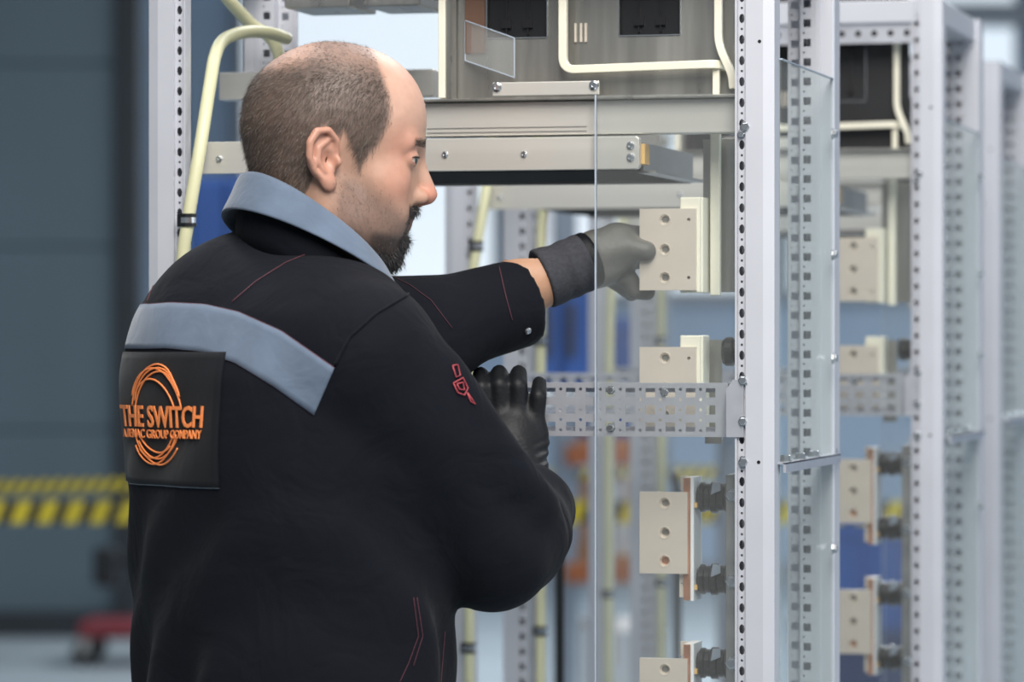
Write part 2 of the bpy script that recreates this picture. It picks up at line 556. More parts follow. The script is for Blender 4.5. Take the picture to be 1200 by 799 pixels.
    w = .10
    MB().box((qu(832, w), w, qz(838, 346, w)), (qu(843.5, w), w + .010, qz(838, 152, w))).build('busbar', 'cream', root, bevel=.0012)
    # side strut with hex bolts
    zz = qz(915, 548, 0)
    sk = MB().box((HALF + .0285, .0, zz - .006), (HALF + .032, DEPTH + .006, zz + .006))
    sk.box((HALF + .012, .0, zz + .004), (HALF + .032, DEPTH + .006, zz + .006))
    sk = sk.build('side_strut', 'zinc', root)
    for w in (.05, .15, .25, DEPTH):
        bolt(MB(), (HALF + .022, w, zz + .006), (0, 0, 1), .0065, .007).build('bolt', 'bolt', sk)
    # hex bolts in the posts
    for (px, py, r_) in ((874, 149, .0055), (869, 157, .004), (872, 541, .0055), (876, 449, .001)):
        bolt(MB(), q(px, py, -.018), (0, -1, 0), r_, .006).build('bolt', 'bolt', root)
    for (px, py) in ((890, 48.5), (889, 541.5)):
        MB().lathe([(0, .0022), (.0003, .0020)], q(px, py, -.0227), (0, -1, 0), 10).build('rivet', 'dark', root)
    for py in (160, 300, 420, 640):
        bolt(MB(), (HALF + .03, DEPTH - .05, qz(940, py, DEPTH)), (1, 0, 0), .006, .006).build('bolt', 'bolt', root)
    # upper brackets near the top
    for (p0, p1) in ((333, 410), (425, 492)):
        w = .20
        b = MB().box((qu(p0, w), w, qz(370, 9, w)), (qu(p1, w), w + .12, qz(370, 9, w) + .035))
        b.build('upper_bracket', 'plate', root, bevel=.002)
    return root

def make_terminal(lower):
    """drilled connection plate on an angle bracket; the lower ones sit on two resin insulators.
    local origin: left bottom corner of the plate (front cabinet pixel 750, plate bottom)"""
    root = empty('busbar_terminal')
    w = .06
    pw = qu(815.5, w) - qu(749.5, w)
    ph = .099
    bx = pw if not lower else qu(806, w) - qu(750, w)
    t = .006
    mb = MB()
    c = [(0, .020), (.020, .042), (.042, bx)]
    cu = .031
    cells_z = [(0, ph / 3), (ph / 3, 2 * ph / 3), (2 * ph / 3, ph)]
    hz = [.0152, ph / 2, ph - .0135]
    for (a, b), zc in zip(cells_z, hz):
        mb.holed((0, 0, a), EU, EZ, -EW, .020, b - a)
        mb.holed((.020, 0, a), EU, EZ, -EW, .022, b - a, (cu - .020, zc - a, .0066, .0066, True), t)
        small = zc != hz[1] and not lower
        mb.holed((.042, 0, a), EU, EZ, -EW, bx - .042, b - a, ((bx - .042) * .68, zc - a, .0022, .0022, True) if small else None, t)
    # edges and back
    mb.add([(0, 0, 0), (0, t, 0), (0, t, ph), (0, 0, ph)], [(0, 3, 2, 1)])
    mb.add([(bx, 0, 0), (bx, t, 0), (bx, t, ph), (bx, 0, ph)], [(0, 1, 2, 3)])
    mb.add([(0, 0, ph), (0, t, ph), (bx, t, ph), (bx, 0, ph)], [(0, 3, 2, 1)])
    mb.add([(0, 0, 0), (0, t, 0), (bx, t, 0), (bx, 0, 0)], [(0, 3, 2, 1)])
    mb.add([(0, t, 0), (bx, t, 0), (bx, t, ph), (0, t, ph)], [(0, 3, 2, 1)])
    pl = mb.build('plate', 'tin', root)
    for zc in hz:
        # countersunk rim and the screw end standing in the hole
        rm, n_ = MB(), 18
        rg = [[(cu + r_ * math.cos(2 * math.pi * k / n_), y_, zc + r_ * math.sin(2 * math.pi * k / n_)) for k in range(n_)]
              for r_, y_ in ((.0078, .0002), (.0076, -.0006), (.0068, -.0005), (.0046, .0035), (.0044, .006))]
        rm.add([p for g_ in rg for p in g_], [(i * n_ + k, i * n_ + (k + 1) % n_, (i + 1) * n_ + (k + 1) % n_, (i + 1) * n_ + k) for i in range(4) for k in range(n_)])
        rm.build('rim', 'tin', pl)
        MB().lathe([(0, .0043), (.001, .0043), (.0018, .003)], (cu, t + .001, zc), (0, -1, 0), 14).build('screw', 'plate' if not lower or zc > hz[0] else 'copper', pl)
    if not lower:
        x0 = pw - .021
        br = MB().box((x0, t, -.003), (pw + .004, t + .006, ph + .014))
        br.box((pw + .0005, t + .006, -.003), (pw + .0065, t + .045, ph + .014))
        br.build('angle_bracket', 'cream', root, bevel=.0015)
    else:
        x0 = bx - .006
        top, bot = ph + .018, -.033
        br = MB().box((x0, t, bot), (x0 + .009, t + .05, top))
        br = br.build('angle_bracket', 'tin', root, bevel=.0006)
        MB().box((x0 + .0002, t - .0008, bot + .001), (x0 + .0086, t - .0001, top - .001)).build('cut_edge', 'copper', br, label='bare copper cut edge')
        MB().box((x0 + .0088, t + .001, bot), (x0 + .0125, t + .05, top)).build('insulating_sheet', 'whitebox', br)
        MB().box((x0 - .008, t + .02, top - .024), (x0, t + .026, top + .001)).build('bracket_tab', 'tin', br)
        MB().box((x0 - .006, t + .004, bot + .004), (x0 - .0002, t + .016, 0)).build('bracket_tab', 'tin', br)
        for z in (ph - .001, -.012):
            bolt(MB(), (x0 - .0002, t + .008, z), (-1, 0, 0), .0045, .004).build('bolt', 'bolt', br)
        x1 = x0 + .0126
        L = qu(850.4, w) - qu(750, w) - x1
        for z in (ph - .007, -.008):
            i_ = MB().lathe([(0, .013), (.003, .0165), (.004, .0185), (L * .22, .0185), (L * .26, .0168), (L * .40, .0168), (L * .44, .0195),
                             (L * .62, .0195), (L * .66, .0172), (L * .84, .0172), (L * .88, .0190), (L, .0190)],
                            (x1, t + .026, z), (1, 0, 0), 24).build('insulator', 'ins', root, smooth=False)
            MB().prism([(x1 + L * .50, z + .004), (x1 + L * .80, z + .009), (x1 + L * .80, z + .019), (x1 + L * .56, z + .0195)][::-1],
                       t + .0045, t + .0062, 'y').build('data_label', 'rackgrey', i_)
            MB().box((x1 - .0003, t + .005, z - .012), (x1 + .003, t + .012, z - .006)).build('washer', 'amber', i_)
    return root

def make_unit():
    """switching unit on the shelf: steel front plate with two windows, black modules behind, bent cream bars, clear cover"""
    root = empty('switch_unit')
    w = .055
    z0 = qz(700, 114, w)
    z1 = z0 + .24
    X = lambda px, w_=w: qu(px, w_)
    Z = lambda py, w_=w: qz(700, py, w_)
    mb = MB()
    xs = [X(518), X(571), X(641), X(726), X(797), X(862)]
    zs_ = [z0, Z(42), Z(42) + .12, z1]
    for i in range(5):
        for j in range(3):
            if j == 1 and i in (1, 3):
                continue
            mb.box((xs[i], w, zs_[j]), (xs[i + 1], w + .002, zs_[j + 1]))
    fp = mb.build('front_plate', 'plate', root)
    for i in (1, 3):
        e = MB()
        e.box((xs[i], w - .002, zs_[1] - .0012), (xs[i + 1], w, zs_[1])); e.box((xs[i + 1], w - .002, zs_[1]), (xs[i + 1] + .001, w, zs_[2]))
        e.box((xs[i] - .001, w - .002, zs_[1]), (xs[i], w, zs_[2])); e.box((xs[i], w - .002, zs_[2]), (xs[i + 1], w, zs_[2] + .001))
        e.build('window_edge', 'bolt', fp)
        md = MB().box((xs[i] - .008, w + .01, z0 + .01), (xs[i + 1] + .008, w + .24, z1 - .01)).build('module', 'dark', root, bevel=.003)
        for t in (.3, .66):
            xx = xs[i] + (xs[i + 1] - xs[i]) * t
            MB().box((xx - .006, w + .004, zs_[1] + .012), (xx + .006, w + .0098, zs_[1] + .022)).build('catch', 'ins', md)
            MB().box((xx - .001, w + .006, zs_[1] + .004), (xx + .001, w + .0098, zs_[2] - .01)).build('rib', 'ins', md)
    MB().box((X(546), w - .004, Z(60)), (X(569), w - .001, z1 - .005)).build('copper_sheet', 'brown', root)
    # left edge profile
    MB().box((X(513, .02), .022, z0), (X(521, .02), .05, z1)).build('edge_profile', 'cream', root, bevel=.001)
    MB().box((X(521.5, .02), .026, z0), (X(527, .02), .05, z1)).build('edge_profile', 'plate', root)
    # bent bars
    wb = .030
    P = lambda px, py, w_=wb: q(px, py, w_)
    path = arc([(P(660, 0)[0], wb, z1 - .03), P(660, 82), P(842, 75), (P(848, 82)[0], wb + .03, qz(848, 80, wb + .03))], .016, 7)
    MB().tube(path, .0072, 4, square=True).build('bent_bar', 'cream', root, bevel=.0012)
    path = arc([(P(842, 0)[0], wb, z1 - .03), P(842, 52), P(858, 88, wb - .004), P(859.5, 104, wb - .004)], .014, 6)
    MB().tube(path, .0066, 4, square=True).build('bent_bar', 'cream', root, bevel=.0012)
    MB().box((P(834, 0)[0], wb + .004, qz(838, 115, wb)), (P(842, 0)[0], wb + .012, qz(838, 80, wb))).build('bar_foot', 'cream', root, bevel=.001)
    for px in (668, 674.5, 680):
        MB().box((P(px, 0)[0], w - .003, Z(49)), (P(px + 2.6, 0)[0], w - .0005, Z(27))).build('vent_slat', 'tin', fp)
    # small slanted clear sheet
    a = [q(545, 24, .052), q(602.5, 44.5, .020), q(602.5, 91, .020), q(545, 71, .052)]
    n = (Vector(a[1]) - Vector(a[0])).cross(Vector(a[3]) - Vector(a[0])).normalized() * .0025
    vs_ = [Vector(p) for p in a] + [Vector(p) + n for p in a]
    cs = MB().add(vs_, [(0, 1, 2, 3), (7, 6, 5, 4), (0, 4, 5, 1), (1, 5, 6, 2), (2, 6, 7, 3), (3, 7, 4, 0)]).build('clear_flap', 'hazed', root)
    for i in range(4):
        MB().tube([vs_[i], vs_[(i + 1) % 4]], .0008, 6).build('flap_edge', 'clear_edge', cs)
    # retaining strip with two screws
    wst = .004
    rs = MB().box((qu(577, wst), wst, qz(640, 112, wst)), (qu(702, wst), wst + .004, qz(640, 95.5, wst))).build('retaining_strip', 'beam', root, bevel=.0012)
    for px in (582.5, 696):
        screw(MB(), q(px, 102 - (px - 582) * .018, wst), (0, -1, 0), .0062).build('screw', 'bolt', rs)
    return root

def make_cover():
    root = empty('clear_front_cover')
    w = -.006
    u0, u1 = qu(697.5, w), qu(868, w)
    zb, zt = .30, qz(700, 111, w)
    MB().box((u0 + .0012, w, zb), (u1, w + .004, zt)).build('sheet', 'clear', root)
    MB().box((u0 - .0006, w - .0002, zb), (u0 + .0012, w + .0042, zt)).build('cut_edge', 'clear_edge', root)
    return root

def make_side_cover():
    root = empty('clear_side_cover')
    zt = qz(912, 68, 0)
    u = HALF + .0235
    MB().box((u, .004, .25), (u + .003, DEPTH - .004, zt - .0015)).build('sheet', 'clear_thin', root)
    MB().box((u - .0004, .004, zt - .0015), (u + .0034, DEPTH - .004, zt)).build('cut_edge', 'clear_edge', root)
    return root

def make_hose(front):
    root = empty('coolant_hose')
    w = .03
    if front:
        pts = [q(209, 560, -.032), q(213, 330, -.032), q(220.5, 258, -.032), q(235, 170, -.02), q(246, 100, .02), q(252, 66, .055), q(262, 47, .09), q(285, 38, .13), q(312, 38, .18), q(336, 45, .24)]
        clips = [((218.5, 258, .03), 1)]
    else:
        pts = [(HALF * -1 + .045, DEPTH - .05, .15), (HALF * -1 + .045, DEPTH - .05, 1.0), (HALF * -1 + .045, DEPTH - .05, 1.62), (HALF * -1 + .05, DEPTH - .055, 1.74),
               q(326, 62, .32), q(292, 26, .28), q(262, -8, .22), q(240, -50, .18)]
        clips = []
    # smooth path
    P = [Vector(p) for p in pts]
    out = []
    for i in range(len(P) - 1):
        p0, p1, p2, p3 = P[max(i - 1, 0)], P[i], P[i + 1], P[min(i + 2, len(P) - 1)]
        for k in range(8):
            t = k / 8
            out.append(.5 * ((2 * p1) + (-p0 + p2) * t + (2 * p0 - 5 * p1 + 4 * p2 - p3) * t * t + (-p0 + 3 * p1 - 3 * p2 + p3) * t ** 3))
    out.append(P[-1])
    if front:
        out = [Vector((out[0].x - .0, out[0].y, .2))] + out
    MB().tube(out, .0082, 14).build('tube', 'hose', root, smooth=True)
    def clip(c):
        c = Vector(c)
        cl = MB().lathe([(-.008, .0105), (-.0035, .0105)], c, (0, 0, 1), 16).lathe([(.0035, .0105), (.008, .0105)], c, (0, 0, 1), 16)
        cl.box((c.x - .013, c.y - .004, c.z - .008), (c.x - .009, c.y + .004, c.z + .008))
        cl = cl.build('hose_clip', 'dark', root)
        MB().lathe([(-.0034, .0098), (.0034, .0098)], c, (0, 0, 1), 16).build('band', 'bolt', cl)
    if front:
        clip(q(220.5, 258, -.032)); clip((P[0].x, P[0].y, 1.02)); clip((P[0].x, P[0].y, .55))
    else:
        for z in (1.02, .5, 1.5):
            clip((-HALF + .045, DEPTH - .05, z))
    return root

PROTO = {}
def placed(key, maker, c, label, cat, group, off=(0, 0, 0)):
    if key not in PROTO:
        PROTO[key] = (maker(), 0)
        o = PROTO[key][0]
    else:
        o = copy_tree(PROTO[key][0])
    o.location = Vector(c) + Vector((CA * off[0] + SA * off[1], -SA * off[0] + CA * off[1], off[2]))
    o.rotation_euler = (0, 0, -ANG)
    tag(o, label, cat, group)
    return o

WHICH = ['nearest cabinet, the one the worker reaches into', 'second cabinet of the row', 'third and farthest cabinet of the row']
CABL = ['open grey steel switchgear cabinet nearest the camera, which the worker reaches into',
        'second open grey switchgear cabinet of the row, right behind the nearest one',
        'third and farthest open grey switchgear cabinet at the right edge']
TP = [('upper', 243, 340), ('upper', 405, 502), ('lower', 575, 672), ('lower', 770, 867)]
TN = ['topmost drilled tinned connection plate', 'drilled tinned connection plate right behind the perforated rail',
      'drilled tinned plate on black insulators just below the rail', 'lowest drilled tinned plate on black insulators']
for i, c in enumerate(CABS):
    placed('cab', make_cabinet, c, CABL[i], 'cabinet', 'switchgear cabinets in a row')
    o_unit = placed('unit', make_unit, c, 'switching unit with black modules and bent cream bars on the shelf of the ' + ('nearest cabinet', 'second cabinet', 'third cabinet')[i], 'switch unit', 'switching units on the cabinet shelves')
    if i:                                                        # black plate stands in for the dark open front of the units further back
        for ch in o_unit.children:
            if ch.name.startswith('front_plate'):
                ch.material_slots[0].link = 'OBJECT'
                ch.material_slots[0].material = M['dark']
    placed('cover', make_cover, c, 'clear plastic sheet over the front right half of the ' + ('nearest cabinet', 'second cabinet', 'third cabinet')[i], 'cover', 'clear front covers')
    placed('side', make_side_cover, c, 'clear plastic sheet on the right side of the ' + ('nearest cabinet', 'second cabinet', 'third cabinet')[i], 'cover', 'clear side covers')
    placed('hosef', lambda: make_hose(True), c, 'pale yellow hose clipped along the front left post of the ' + ('nearest cabinet', 'second cabinet', 'third cabinet')[i], 'hose', 'pale yellow hoses')
    placed('hoser', lambda: make_hose(False), c, 'pale yellow hose at the rear left post of the ' + ('nearest cabinet', 'second cabinet', 'third cabinet')[i], 'hose', 'pale yellow hoses')
    for (kind, y0, y1), nm in zip(TP, TN):
        zb = qz(780, y1, .06)
        u = qu(749.5, .06)
        placed(kind, lambda: make_terminal(kind == 'lower'), c, nm + ' in the ' + ('nearest cabinet', 'second cabinet', 'third cabinet')[i],
               'busbar terminal', 'busbar connection plates', (u, .06, zb))
    # thick black cable standing beside the rear hose
    def cable():
        o = MB().tube([(-HALF + .075, DEPTH - .04, .12), (-HALF + .075, DEPTH - .04, 1.2), (-HALF + .07, DEPTH - .05, 1.24)], .008, 12).build('black_cable', 'cable', None, smooth=True)
        return o
    placed('cable', cable, c, 'thick black cable beside the rear left post of the ' + ('nearest cabinet', 'second cabinet', 'third cabinet')[i], 'cable', 'black cables')
# black support insulator peeking out behind the right post, above the rail
for i, c in enumerate(CABS):
    def sup():
        w = .10
        o = MB().lathe([(0, .015), (.004, .018), (.012, .018), (.014, .0155), (.02, .0155), (.022, .018), (.03, .018)], (0, 0, 0), (1, 0, 0), 20)
        return o.build('support_insulator', 'ins', None)
    placed('sup', sup, c, 'black resin insulator above the rail beside the right post of the ' + ('nearest cabinet', 'second cabinet', 'third cabinet')[i],
           'insulator', 'support insulators', q(848, 412, .10))

# ------------------------------------------------------------------ things further back in the hall
def tape(name, y, z, x0, x1, hgt, slope, label):
    root = empty(name, (0, y, 0))
    L = x1 - x0
    zz = lambda x: z + slope * (x - x0)
    MB().add([(x0, 0, zz(x0) - hgt / 2), (x1, 0, zz(x1) - hgt / 2), (x1, 0, zz(x1) + hgt / 2), (x0, 0, zz(x0) + hgt / 2),
              (x0, .003, zz(x0) - hgt / 2), (x1, .003, zz(x1) - hgt / 2), (x1, .003, zz(x1) + hgt / 2), (x0, .003, zz(x0) + hgt / 2)],
             [(0, 1, 2, 3), (7, 6, 5, 4), (3, 2, 6, 7), (0, 4, 5, 1), (0, 3, 7, 4), (1, 5, 6, 2)]).build('band', 'tape_k', root)
    st = hgt * 1.18
    n = int(L / st)
    me = None
    for i in range(n):
        x = x0 + i * st
        a = st * .52
        k = hgt * .42
        p = [(x, -.0015, zz(x) - hgt / 2), (x + a, -.0015, zz(x) - hgt / 2), (x + a + k, -.0015, zz(x) + hgt / 2), (x + k, -.0015, zz(x) + hgt / 2)]
        MB().add(p + [(v[0], -.0001, v[2]) for v in p], [(0, 1, 2, 3), (3, 2, 6, 7), (0, 4, 5, 1), (0, 3, 7, 4), (1, 5, 6, 2)]).build('stripe', 'tape_y', root)
    return tag(root, label, 'barrier tape')
z1 = W(0, 600, 12).z
tape('barrier_tape', 12, z1, -1.9, 1.6, .07, 0, 'wide yellow and black barrier tape stretched across the hall behind the worker')
tape('barrier_tape', 15, W(0, 574, 15).z, -2.6, 1.0, .045, .02, 'thinner and farther yellow and black barrier tape above the wide one')
def stand(x, y, h, label):
    root = empty('barrier_stand', (x, y, 0))
    MB().lathe([(0, .17), (.02, .17), (.05, .05), (.06, .025)], (0, 0, 0), (0, 0, 1), 24).build('base', 'dark', root, smooth=False)
    MB().lathe([(.06, .022), (h, .022), (h + .02, .028), (h + .05, .02)], (0, 0, 0), (0, 0, 1), 16).build('pole', 'rackgrey', root)
    tag(root, label, 'stand')
stand(-1.93, 12.0, z1 + .02, 'grey barrier stand holding the left end of the wide tape')
stand(1.63, 12.0, z1 + .02, 'grey barrier stand holding the right end of the wide tape')
stand(-2.63, 15.0, W(0, 574, 15).z + .02, 'grey barrier stand holding the left end of the thin tape')
stand(1.03, 15.0, W(0, 574, 15).z + .08, 'grey barrier stand holding the right end of the thin tape')

# red hand truck on small wheels against the dark wall
Yt = 17.9
c = W(148, 0, Yt).x
tr = tag(empty('hand_trolley', (c, Yt, 0)), 'low red trolley with dark wheels and a black upright handle on the floor', 'trolley')
MB().box((-.20, -.25, .13), (.24, .25, .20)).build('deck', 'red', tr, bevel=.015)
for sx in (-.17, .18):
    for sy in (-.2, .2):
        wl = MB().lathe([(-.025, .05), (-.02, .062), (.02, .062), (.025, .05)], (sx, sy, .062), (0, 1, 0), 18).build('wheel', 'dark', tr)
        MB().box((sx - .02, sy - .03, .06), (sx + .02, sy + .03, .13)).build('fork', 'steel', wl)
MB().tube([(.14, 0, .20), (.14, 0, .58)], .018, 10).build('handle_post', 'dark', tr)
MB().tube([(.14, 0, .50), (-.08, 0, .46)], .016, 10).build('handle_arm', 'dark', tr)
MB().box((-.15, -.06, .36), (-.04, .06, .54)).build('control_box', 'dark', tr, bevel=.02)

def locker(name, m, x0, x1, y, z0, z1, label, cat, d=.5, doors=2):
    root = empty(name, ((x0 + x1) / 2, y, 0))
    hw = (x1 - x0) / 2
    MB().box((-hw, .02, z0), (hw, d, z1)).build('body', m, root, bevel=.01)
    n = doors
    for i in range(n):
        a = -hw + .01 + i * (2 * hw - .02) / n
        b = a + (2 * hw - .02) / n - .012
        dr = MB().box((a, 0, z0 + .015), (b, .02, z1 - .015)).build('door', m, root, bevel=.006)
        MB().box((b - .05, -.02, (z0 + z1) / 2 - .08), (b - .03, 0, (z0 + z1) / 2 + .08)).build('handle', 'dark', dr)
        for k in range(3):
            MB().box((a + .05, -.006, z1 - .12 - k * .04), (b - .05, 0, z1 - .105 - k * .04)).build('louvre', m, dr)
    return tag(root, label, cat)
def crate(m, x0, x1, y, z0, z1, label, d=.6, cat='crate'):
    root = empty('storage_crate', ((x0 + x1) / 2, y, z0))
    hw, h = (x1 - x0) / 2, z1 - z0
    mb = MB()
    t = .02
    mb.box((-hw, 0, 0), (hw, t, h)); mb.box((-hw, d - t, 0), (hw, d, h)); mb.box((-hw, t, 0), (-hw + t, d - t, h)); mb.box((hw - t, t, 0), (hw, d - t, h))
    mb.box((-hw + t, t, 0), (hw - t, d - t, t))
    mb.build('shell', m, root)
    MB().box((-hw - .012, -.012, h - .05), (hw + .012, 0, h)).build('rim', m, root)
    n = max(3, int(hw * 2 / .12))
    for i in range(n):
        x = -hw + .03 + i * (2 * hw - .06) / (n - 1)
        MB().box((x - .012, -.012, .02), (x + .012, 0, h - .05)).build('rib', m, root)
    return tag(root, label, cat)

# pallet rack at the far right-centre with cartons and blue containers
Yr = 13.2
X = lambda px, Y=Yr: (px - CX) / FPX * Y
Z = lambda py, Y=Yr: CAMZ + (CY - py) / FPX * Y
rk = tag(empty('pallet_rack', (0, Yr, 0)), 'pallet rack with grey uprights and orange beams behind the cabinets', 'rack')
for px in (663, 772):
    for dy in (0, .9):
        MB().box((X(px) - .04, dy, 0), (X(px) + .04, dy + .07, 2.9)).build('upright', 'rackgrey', rk, bevel=.005)
for z in (Z(545), Z(683), 2.45):
    for dy in (0, .9):
        MB().box((X(663), dy - .02, z), (X(772), dy, z + .07)).build('beam', 'orange', rk, bevel=.005)
    for k in range(6):
        MB().box((X(665), .04 + k * .145, z + .07), (X(770), .16 + k * .145, z + .09)).build('deck_board', 'card', rk)
zz = Z(545) + .0905
crate('blue', X(681), X(754), Yr + .08, zz, zz + .42, 'blue ribbed container on the middle rack shelf')
zz = Z(683) + .0905
def carton(m, x0, x1, y, z0, z1, label, d=.5):
    root = empty('carton', ((x0 + x1) / 2, y, z0))
    hw, h = (x1 - x0) / 2, z1 - z0
    MB().box((-hw, 0, 0), (hw, d, h)).build('box', m, root, bevel=.006)
    MB().box((-hw * .12, -.002, h - .12), (hw * .12, 0, h)).build('sealing_tape', 'whitebox' if m == 'card' else 'card', root)
    MB().box((-hw, .24, h), (hw, .27, h + .002)).build('sealing_tape', 'whitebox' if m == 'card' else 'card', root)
    return tag(root, label, 'carton')
carton('card', X(682), X(716), Yr + .1, zz, zz + .25, 'brown carton on the lower rack shelf')
carton('whitebox', X(720), X(754), Yr + .1, zz, zz + .26, 'white carton on the lower rack shelf, beside the brown one')
crate('blue', X(955), X(1085), Yr + .08, .501, .88, 'bright blue container stacked on the dark blue one, right of the rack')
crate('navyblue', X(940), X(1095), Yr + .08, .0, .50, 'dark blue container on the floor right of the rack')
carton('whitebox', X(684), X(750), Yr + .1, 0, .5, 'large white carton on the floor under the rack', .6)

# blue lockers and machines left of the rack
Yl = 11.5
X2 = lambda px: (px - CX) / FPX * Yl
Z2 = lambda py: CAMZ + (CY - py) / FPX * Yl
locker('blue_locker', 'blue', X2(222), X2(308), Yl, 0, Z2(207), 'tall blue steel locker behind the hose of the nearest cabinet', 'locker')
locker('blue_locker', 'blue', X2(628), X2(692), Yl - .2, 1.361, Z2(322), 'blue cabinet box on the white shelving, seen under the reaching arm', 'locker')
wb = tag(empty('white_shelving', (X2(640), Yl - .3, 0)), 'white shelving with the blue cabinet box standing on top', 'shelf')
MB().box((-.32, 0, 1.30), (.62, .8, 1.36)).build('top', 'whitebox', wb, bevel=.006)
for sx in (-.28, .56):
    for sy in (.05, .72):
        MB().box((sx - .025, sy, 0), (sx + .025, sy + .05, 1.30)).build('leg', 'rackgrey', wb)
MB().box((-.3, .2, .28), (.58, .75, .32)).build('lower_shelf', 'card', wb)
xp = (650 - CX) / FPX * 23.8
sg = tag(empty('red_pipe', (xp, 23.8, 2.08)), 'narrow red vertical pipe on the far wall, seen above the reaching arm', 'pipe')
MB().lathe([(0, .02), (.03, .028), (3.6, .028)], (0, 0, 0), (0, 0, 1), 16).build('pipe', 'redpost', sg)
for z in (.3, 1.6, 2.9):
    MB().box((-.045, -.02, z), (.045, .1, z + .05)).build('wall_clamp', 'beamgrey', sg)
# dark drum-like machine seen past the beard
mc = tag(empty('dark_machine', (X2(489), Yl + .6, 0)), 'dark upright machine column seen just right of the worker\'s beard', 'machine')
MB().box((-.09, 0, 0), (.09, .3, 1.30)).build('pedestal', 'whitebox', mc, bevel=.02)
MB().lathe([(0, .07), (.05, .075), (.3, .06), (.36, .04)], (0.0, .15, 1.30), (0, 0, 1), 20).build('head', 'navyblue', mc)

# ------------------------------------------------------------------ the worker: implicit surfaces meshed with surface nets
f32 = np.float32
def V(*a): return np.array(a, dtype=f32)

def rcone(P, a, b, ra, rb):
    a, b = np.asarray(a, f32), np.asarray(b, f32)
    ab = b - a
    t = np.clip(((P - a) @ ab) / float(ab @ ab), 0, 1)
    d = P - a - t[:, None] * ab
    return np.sqrt((d * d).sum(1)) - (ra + (rb - ra) * t)

def ell(P, c, r, Rm=None):
    d = P - np.asarray(c, f32)
    if Rm is not None:
        d = d @ np.asarray(Rm, f32)
    r = np.asarray(r, f32)
    k0 = np.sqrt(((d / r) ** 2).sum(1)) + 1e-9
    k1 = np.sqrt(((d / (r * r)) ** 2).sum(1)) + 1e-9
    return k0 * (k0 - 1) / k1

def smin(a, b, k):
    h = np.clip(.5 + .5 * (b - a) / k, 0, 1)
    return b + (a - b) * h - k * h * (1 - h)
def smax(a, b, k): return -smin(-a, -b, k)
def chain(P, pts, rs, k=None):
    d = None
    for i in range(len(pts) - 1):
        e = rcone(P, pts[i], pts[i + 1], rs[i], rs[i + 1])
        d = e if d is None else (np.minimum(d, e) if not k else smin(d, e, k))
    return d

def surface_nets(fn, lo, hi, h):
    lo, hi = np.asarray(lo, float), np.asarray(hi, float)
    n = np.ceil((hi - lo) / h).astype(int) + 1
    ax = [lo[i] + h * np.arange(n[i]) for i in range(3)]
    F = np.empty(tuple(n), f32)
    for i in range(n[0]):                                     # slab by slab keeps the memory small
        if i % 12 == 0:
            xs = ax[0][i:i + 12]
            g = np.stack(np.meshgrid(xs, ax[1], ax[2], indexing='ij'), -1).reshape(-1, 3).astype(f32)
            F[i:i + 12] = fn(g).reshape(len(xs), n[1], n[2])
    S = F < 0
    c = [S[i:n[0] - 1 + i, j:n[1] - 1 + j, k:n[2] - 1 + k] for i in (0, 1) for j in (0, 1) for k in (0, 1)]
    cnt = sum(x.astype(np.int8) for x in c)
    act = (cnt > 0) & (cnt < 8)
    idx = np.argwhere(act)
    ids = -np.ones(act.shape, int)
    ids[act] = np.arange(len(idx))
    acc = np.zeros((len(idx), 3)); num = np.zeros(len(idx))
    corners = [(i, j, k) for i in (0, 1) for j in (0, 1) for k in (0, 1)]
    val = {cn: F[idx[:, 0] + cn[0], idx[:, 1] + cn[1], idx[:, 2] + cn[2]] for cn in corners}
    for a in corners:
        for d in range(3):
            if a[d] == 0:
                b = list(a); b[d] = 1; b = tuple(b)
                m = (val[a] < 0) != (val[b] < 0)
                t = np.where(m, val[a] / np.where(m, val[a] - val[b], 1), 0)
                p = np.tile(np.array(a, float), (len(idx), 1)); p[:, d] = t
                acc[m] += p[m]; num[m] += 1
    verts = lo + h * (idx + acc / num[:, None])
    faces = []
    for d in range(3):
        e, g = [(1, 2), (2, 0), (0, 1)][d]
        s0 = [slice(None)] * 3; s1 = [slice(None)] * 3
        s0[d] = slice(0, n[d] - 1); s1[d] = slice(1, n[d])
        A, B = S[tuple(s0)], S[tuple(s1)]
        ch = np.argwhere(A != B)
        ch = ch[(ch[:, e] > 0) & (ch[:, g] > 0) & (ch[:, e] < n[e] - 1) & (ch[:, g] < n[g] - 1)]
        q_ = []
        for de, dg in ((-1, -1), (0, -1), (0, 0), (-1, 0)):
            cc = ch.copy(); cc[:, e] += de; cc[:, g] += dg
            q_.append(ids[cc[:, 0], cc[:, 1], cc[:, 2]])
        qd = np.stack(q_, 1)
        flip = ~A[ch[:, 0], ch[:, 1], ch[:, 2]]
        qd[flip] = qd[flip][:, ::-1]
        faces.append(qd)
    return verts, np.concatenate(faces)

def relax(verts, faces, it=1, lam=.5):
    e = np.concatenate([faces[:, [0, 1]], faces[:, [1, 2]], faces[:, [2, 3]], faces[:, [3, 0]]])
    for _ in range(it):
        s = np.zeros_like(verts); c = np.zeros(len(verts))
        for a, b in ((0, 1), (1, 0)):
            np.add.at(s, e[:, a], verts[e[:, b]]); np.add.at(c, e[:, a], 1)
        verts = verts + lam * (s / np.maximum(c, 1)[:, None] - verts)
    return verts

